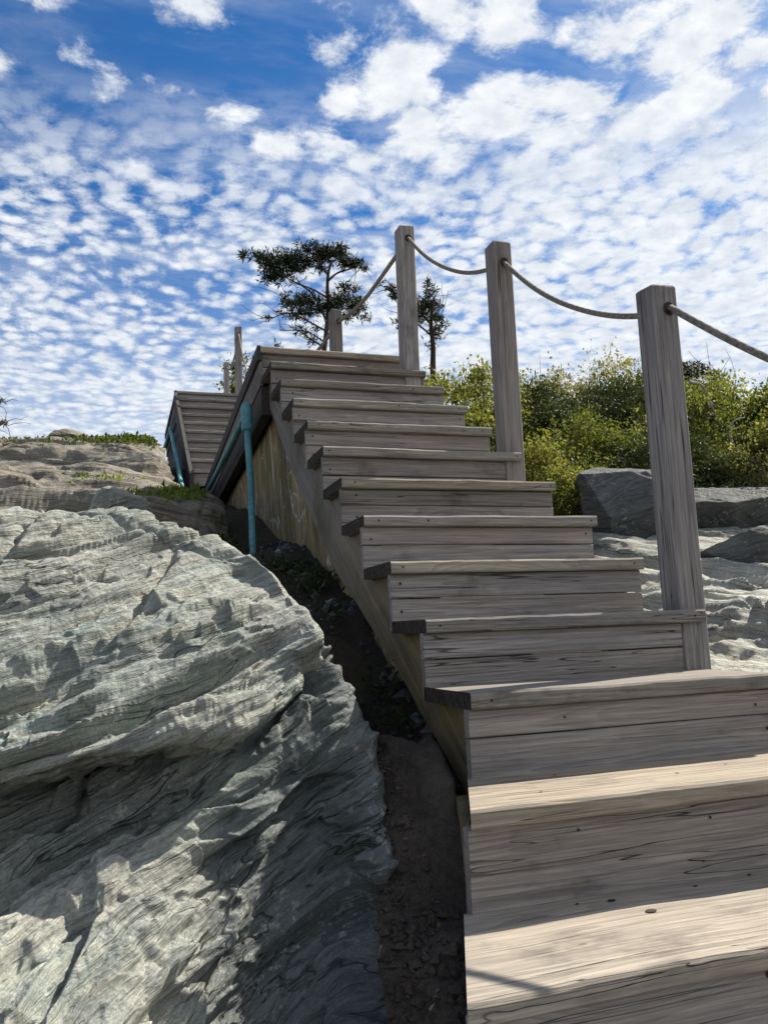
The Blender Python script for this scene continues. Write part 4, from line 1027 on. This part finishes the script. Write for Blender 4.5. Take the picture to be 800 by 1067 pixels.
cedar('flat-topped windblown cedar leaning left above the landing edge', 10.0,
  [(334,420,0),(337,372,0),(340,345,.0),(342,318,.05),(341,300,.05),(342,285,.0),(345,272,0)],
  [[(340,335,0),(330,312,-.2),(317,299,-.3),(300,290,-.35),(275,274,-.3)], [(341,310,0),(325,301,.2),(305,293,.3)], [(342,292,0),(352,284,.2),(368,279,.3),(378,275,.3)],
   [(342,287,0),(334,276,-.2),(326,265,-.2)], [(340,345,0),(318,333,-.3),(300,326,-.4),(282,332,-.5)], [(338,356,0),(318,345,.3),(292,344,.4)], [(341,330,0),(356,322,.3),(372,320,.3)],
   [(341,338,0),(360,330,.1),(380,320,.2)], [(338,362,0),(322,352,-.2),(308,342,-.3)], [(341,318,0),(330,322,.3),(312,318,.4),(296,312,.4)]],
  [(282,272,-.3,15,7,260),(268,269,-.3,12,5,130),(297,278,-.2,15,9,280),(290,285,-.3,12,6,150),(312,273,0,13,6,170),(304,268,0,9,5,80),
   (330,266,0,12,8,200),(322,256,0,9,6,100),(343,270,.1,14,8,240),(353,265,.1,11,8,160),(340,262,0,10,7,110),(375,276,.2,9,4,90),(358,274,.1,10,5,90),
   (358,300,.2,10,6,110),(368,312,.3,13,6,140),(352,315,.2,14,6,150),(330,314,0,18,7,210),(312,316,.2,16,6,150),(302,323,-.2,13,6,100),(318,325,-.1,14,5,120),(375,322,.3,10,6,100),(366,331,.2,10,4,70),
   (340,322,0,14,6,130),(322,341,-.1,11,6,40),(300,311,.3,8,5,40),(281,331,-.4,4,2,16),(287,361,-.3,7,3,20),(328,349,0,11,8,40)], 201, .105)
cedar('slim dark cedar showing between the second and third posts from the front', 9.2,
  [(452,430,0),(451,385,0),(451,360,0),(449,335,0),(452,310,0)],
  [[(450,350,0),(438,340,-.2),(424,330,-.3)], [(450,338,0),(434,322,-.2),(418,308,-.3),(404,302,-.3)], [(450,330,0),(458,322,.2),(463,318,.2)], [(451,345,0),(460,340,.1),(464,338,.2)], [(450,325,0),(446,312,0),(442,304,0)]],
  [(412,308,-.3,10,6,110),(424,316,-.2,12,7,140),(440,318,0,9,7,110),(449,303,0,5,8,90),(454,318,.1,7,8,100),(458,332,.1,6,7,70),(447,332,0,9,8,110),(432,330,-.1,11,5,90),(420,336,-.2,9,4,60),(455,346,.1,8,6,70),(405,300,-.3,5,3,25),(446,396,.2,12,8,120),(460,400,.2,9,7,70),(450,360,0,6,5,20)], 202, .09, (.04,.016))
cedar('wind-bent dark cedar on the crest right of the nearest post', 8.6,
  [(742,440,0),(736,420,0),(728,404,0),(718,396,0)], [[(728,404,0),(712,392,-.2),(700,388,-.2)], [(734,414,0),(744,400,.1),(752,396,.2)]],
  [(716,388,0,13,7,190),(704,384,-.1,10,5,110),(728,386,0,10,6,110),(738,392,.1,8,5,70),(716,396,.1,12,4,70),(748,397,.2,6,3,30)], 203, .085, (.03,.014))
cedar('dark cedar tip at the left picture edge above the skyline', 10.5,
  [(-28,520,0),(-27,470,0),(-26,440,0),(-25,410,0)], [[(-26,450,0),(-8,445,0),(4,441,0)], [(-26,430,0),(-10,423,0),(1,418,0)]],
  [(-22,422,0,16,6,150),(-4,417,0,5,2.5,40),(-20,445,0,16,5,140),(3,441,0,5,2,36),(-22,465,0,16,8,120),(-12,452,0,10,4,60)], 204, .085, (.05,.02))

# pale dead branches in the shrubs on the right
def dead(label, paths, D, r):
    tub = [tube_mesh(spline([at(px, py, D) for px, py in p], 6), np.linspace(r*f, r*f*.35, 6*(len(p)-1)+1), 6, False) for p, f in paths]
    V, F = join(tub); c = tuple(V.mean(0)); o = build('dead_branch', V, F, DEADWOOD, None, True, loc=c); tag(o, label, 'branch', 'dead branches among the shrubs')
dead('long curved bare branch arching down through the shrubs right of the nearest post', [([(718,398),(731,402),(739,418),(747,436),(752,444)], 1.0), ([(739,418),(746,424)], .6)], 7.05, .016)
dead('short forked pale dead branch low in the shrubs at far right', [([(764,466),(760,452),(761,443),(767,437),(776,435)], 1.0), ([(761,447),(768,446),(772,442)], .55)], 6.7, .014)

# grass and weeds --------------------------------------------------------------
def on_rock(obj, regs, lift=.0):
    n = len(obj.data.vertices); co = np.empty(n*3, np.float32); obj.data.vertices.foreach_get('co', co); co = co.reshape(-1, 3)+np.array(obj.location)
    d = co-CAM; Dp = d@_f; px = 400+FOC*(d@_r)/Dp; py = 533.5-FOC*(d@_u)/Dp; out = []
    for (cx, cy, sx, sy, Dlo, Dhi, cnt) in regs:
        w = np.exp(-((px-cx)/sx)**2/2-((py-cy)/sy)**2/2)*((Dp > Dlo) & (Dp < Dhi)); w = w*Dp**0
        if w.sum() < 1e-6: continue
        out.append(co[rg.choice(n, cnt, p=w/w.sum())]+rg.normal(size=(cnt, 3))*.012+np.array((0, 0, lift)))
    return np.vstack(out)
def tuft_stuff(name, label, pts, mat, size, rg, aspect=.12, up=1.1, tone=(.5,.22)):
    V, F = leaf_quads(np.array(pts), size, rg, aspect, up, bend=.5)
    o = build(name, V, F, mat, None, False, face_attr=np.clip(rg.normal(tone[0], tone[1], len(F)), 0, 1)); tag(o, label, None, kind='stuff'); return o
rg = np.random.default_rng(9)
def scatter(lst, n, sp):
    out = []
    for (px, py, D, spx, spy, cnt) in lst:
        for _ in range(cnt):
            q = at(px+rg.normal()*spx, py+rg.normal()*spy, D+rg.normal()*sp); out.append(q)
    return out
tuft_stuff('grass', 'bright grass tufts growing on the ledge below the far flight', on_rock(ledge, [(178,517,14,2.5,4.8,7.5,1300),(198,518,6,3,4.8,7.5,700),(120,519,14,2.5,4.6,7,450),(150,522,12,2.5,4.6,7,350),(105,500,20,2,5,9,120)]), GRASS, .05, rg, .28, .7, (.6,.22))
tuft_stuff('creeping_plants', 'low dark green plants along the skyline of the brown ledge', on_rock(ledge, [(60,461,40,1.6,9,12,1500),(115,459,22,1.6,9,12,1800),(145,458,16,1.8,9,12,1600),(160,460,8,2.5,9,12,700)], .0), LEAF_G, .042, rg, .6, .05, (.2,.2))
tuft_stuff('weeds', 'dark shaded weeds at the wall foot and in the gap beside the stringer', scatter([(300,594,3.9,16,5,420),(325,607,3.5,14,7,260),(345,645,3.2,12,12,110),(398,722,2.68,12,14,150),(420,752,2.5,12,8,70),(265,600,4.2,14,4,200),(215,565,4.6,16,3,200),(245,578,4.5,12,3,120)], 0, .08), WEED, .036, rg, .3, .5, (.4,.25))

# ------------------------------------------------------------------ light and sky
SUN = np.array((.90, .33, 1.0)); SUN /= np.linalg.norm(SUN)
el = math.asin(SUN[2]); az = math.atan2(SUN[0], SUN[1])
sl = bpy.data.lights.new('sun', 'SUN'); so_ = bpy.data.objects.new('sun', sl); COL.objects.link(so_)
sl.energy = 4.9; sl.angle = R(.53); sl.color = (1.0, .925, .80)
so_.rotation_euler = Vector(SUN).to_track_quat('Z', 'Y').to_euler()

wd = bpy.data.worlds.new('World'); scn.world = wd; wd.use_nodes = True; nt = wd.node_tree; nt.nodes.clear(); g = G(nt)
tc = g.n('ShaderNodeTexCoord'); v = tc.outputs['Generated']
sk = g.n('ShaderNodeTexSky', sky_type='NISHITA'); sk.sun_disc = False; sk.sun_elevation = el; sk.sun_rotation = az; sk.air_density = 1.0; sk.dust_density = .4; sk.ozone_density = 3.0; sk.altitude = 10
sp = g.n('ShaderNodeSeparateXYZ'); g.l(v, sp.inputs[0])
zz = g.math('MAXIMUM', sp.outputs[2], 0.0)
den = g.math('ADD', zz, .10)
cu = g.n('ShaderNodeCombineXYZ'); g.l(g.math('DIVIDE', sp.outputs[0], den), cu.inputs[0]); g.l(g.math('DIVIDE', sp.outputs[1], den), cu.inputs[1])
uv = cu.outputs[0]
skyc = g.mix(1.0, sk.outputs[0], (.36,.61,.84), 'MULTIPLY')
hs = g.n('ShaderNodeHueSaturation'); hs.inputs['Saturation'].default_value = 1.07; g.l(skyc, hs.inputs['Color']); skyc = hs.outputs[0]
# warp
wn = g.n('ShaderNodeTexNoise'); g.l(uv, wn.inputs['Vector']); wn.inputs['Scale'].default_value = 1.7; wn.inputs['Detail'].default_value = 4
uvw = g.vmath('ADD', uv, g.vmath('MULTIPLY', g.vmath('SUBTRACT', wn.outputs['Color'], (.5,.5,.5)), (.35,.35,0)))
side = g.math('SUBTRACT', g.math('MULTIPLY', sp.outputs[0], 1.0), g.math('MULTIPLY', sp.outputs[1], .32))       # right of view > 0
# broken puffs high up
wv = g.vmath('MULTIPLY', g.vmath('SUBTRACT', wn.outputs['Color'], (.5,.5,.5)), (.20,.20,0))
uv1 = g.vmath('ADD', uv, wv)
nb2 = g.noise(g.mapping(uv, loc=(3.3,7.4,0)), 1.1, 3, .5)
nb = g.noise(uv1, 6.5, 12, .66)
vb_ = g.n('ShaderNodeTexVoronoi', feature='SMOOTH_F1'); vb_.inputs['Scale'].default_value = 10.5; vb_.inputs['Smoothness'].default_value = .5; g.l(uv1, vb_.inputs['Vector'])
puff = g.math('ADD', g.math('MULTIPLY', nb, .85), g.math('MULTIPLY', g.math('SUBTRACT', .5, vb_.outputs['Distance']), .42))
thr = g.math('SUBTRACT', .45, g.math('MULTIPLY', side, .26))
thr = g.math('SUBTRACT', thr, g.math('MULTIPLY', g.math('SUBTRACT', nb2, .5), .30))
cb_ = g.maprange(g.math('SUBTRACT', puff, thr), -.06, .10, 0.0, 1.0, True)
hi = g.maprange(zz, .40, .54, 0.0, 1.0, True)
cb_ = g.math('MULTIPLY', cb_, hi)
# rippled altocumulus lower down
uv2 = g.vmath('ADD', uv, g.vmath('MULTIPLY', wv, (.7,.7,0)))
vo = g.n('ShaderNodeTexVoronoi', feature='SMOOTH_F1'); vo.inputs['Scale'].default_value = 26.0; vo.inputs['Smoothness'].default_value = .45; g.l(uv2, vo.inputs['Vector'])
ns = g.noise(uv2, 18.0, 10, .70); ns2 = g.noise(g.mapping(uv, loc=(1,4,0)), 1.1, 4, .55)
cell = g.math('ADD', g.math('MULTIPLY', g.math('SUBTRACT', .5, vo.outputs['Distance']), .38), g.math('MULTIPLY', ns, .8))
ts = g.math('SUBTRACT', .32, g.math('MULTIPLY', g.math('SUBTRACT', ns2, .5), .55))
ts = g.math('SUBTRACT', ts, g.math('MULTIPLY', side, .12))
cs_ = g.maprange(g.math('SUBTRACT', cell, ts), -.13, .18, 0.0, .95, True)
lowm = g.maprange(zz, .44, .60, 1.0, .0, True)
cs_ = g.math('MULTIPLY', cs_, lowm)
# thin veil
veil = g.maprange(g.noise(g.mapping(uv1, (1,3.2,1), (0,0,.6)), 1.4, 8, .64), .42, .70, 0.0, .6, True)
veil = g.math('MULTIPLY', veil, g.maprange(zz, .25, .62, .9, .42))
hz = g.maprange(zz, .05, .46, .86, 0.0, True)
al = g.math('SUBTRACT', 1.0, g.math('MULTIPLY', g.math('MULTIPLY', g.math('SUBTRACT', 1.0, cb_), g.math('SUBTRACT', 1.0, cs_)), g.math('MULTIPLY', g.math('SUBTRACT', 1.0, veil), g.math('SUBTRACT', 1.0, hz))))
shade = g.maprange(g.math('ADD', g.math('MULTIPLY', nb, .4), g.math('MULTIPLY', g.noise(uv, 16.0, 6, .6), .6)), .40, .62)
cc = g.mix(shade, (5.2,5.6,6.1), (7.1,7.3,7.5))
fin = g.mix(al, skyc, cc)
bg = g.n('ShaderNodeBackground'); g.l(fin, bg.inputs[0]); bg.inputs[1].default_value = .08
o = g.n('ShaderNodeOutputWorld'); g.l(bg.outputs[0], o.inputs[0])

vs = scn.view_settings; vs.view_transform = 'Standard'; vs.look = 'None'; vs.gamma = 1.0; vs.use_curve_mapping = False; vs.exposure = 0.80
scn.cycles.max_bounces = 6; scn.cycles.diffuse_bounces = 3; scn.cycles.transparent_max_bounces = 4
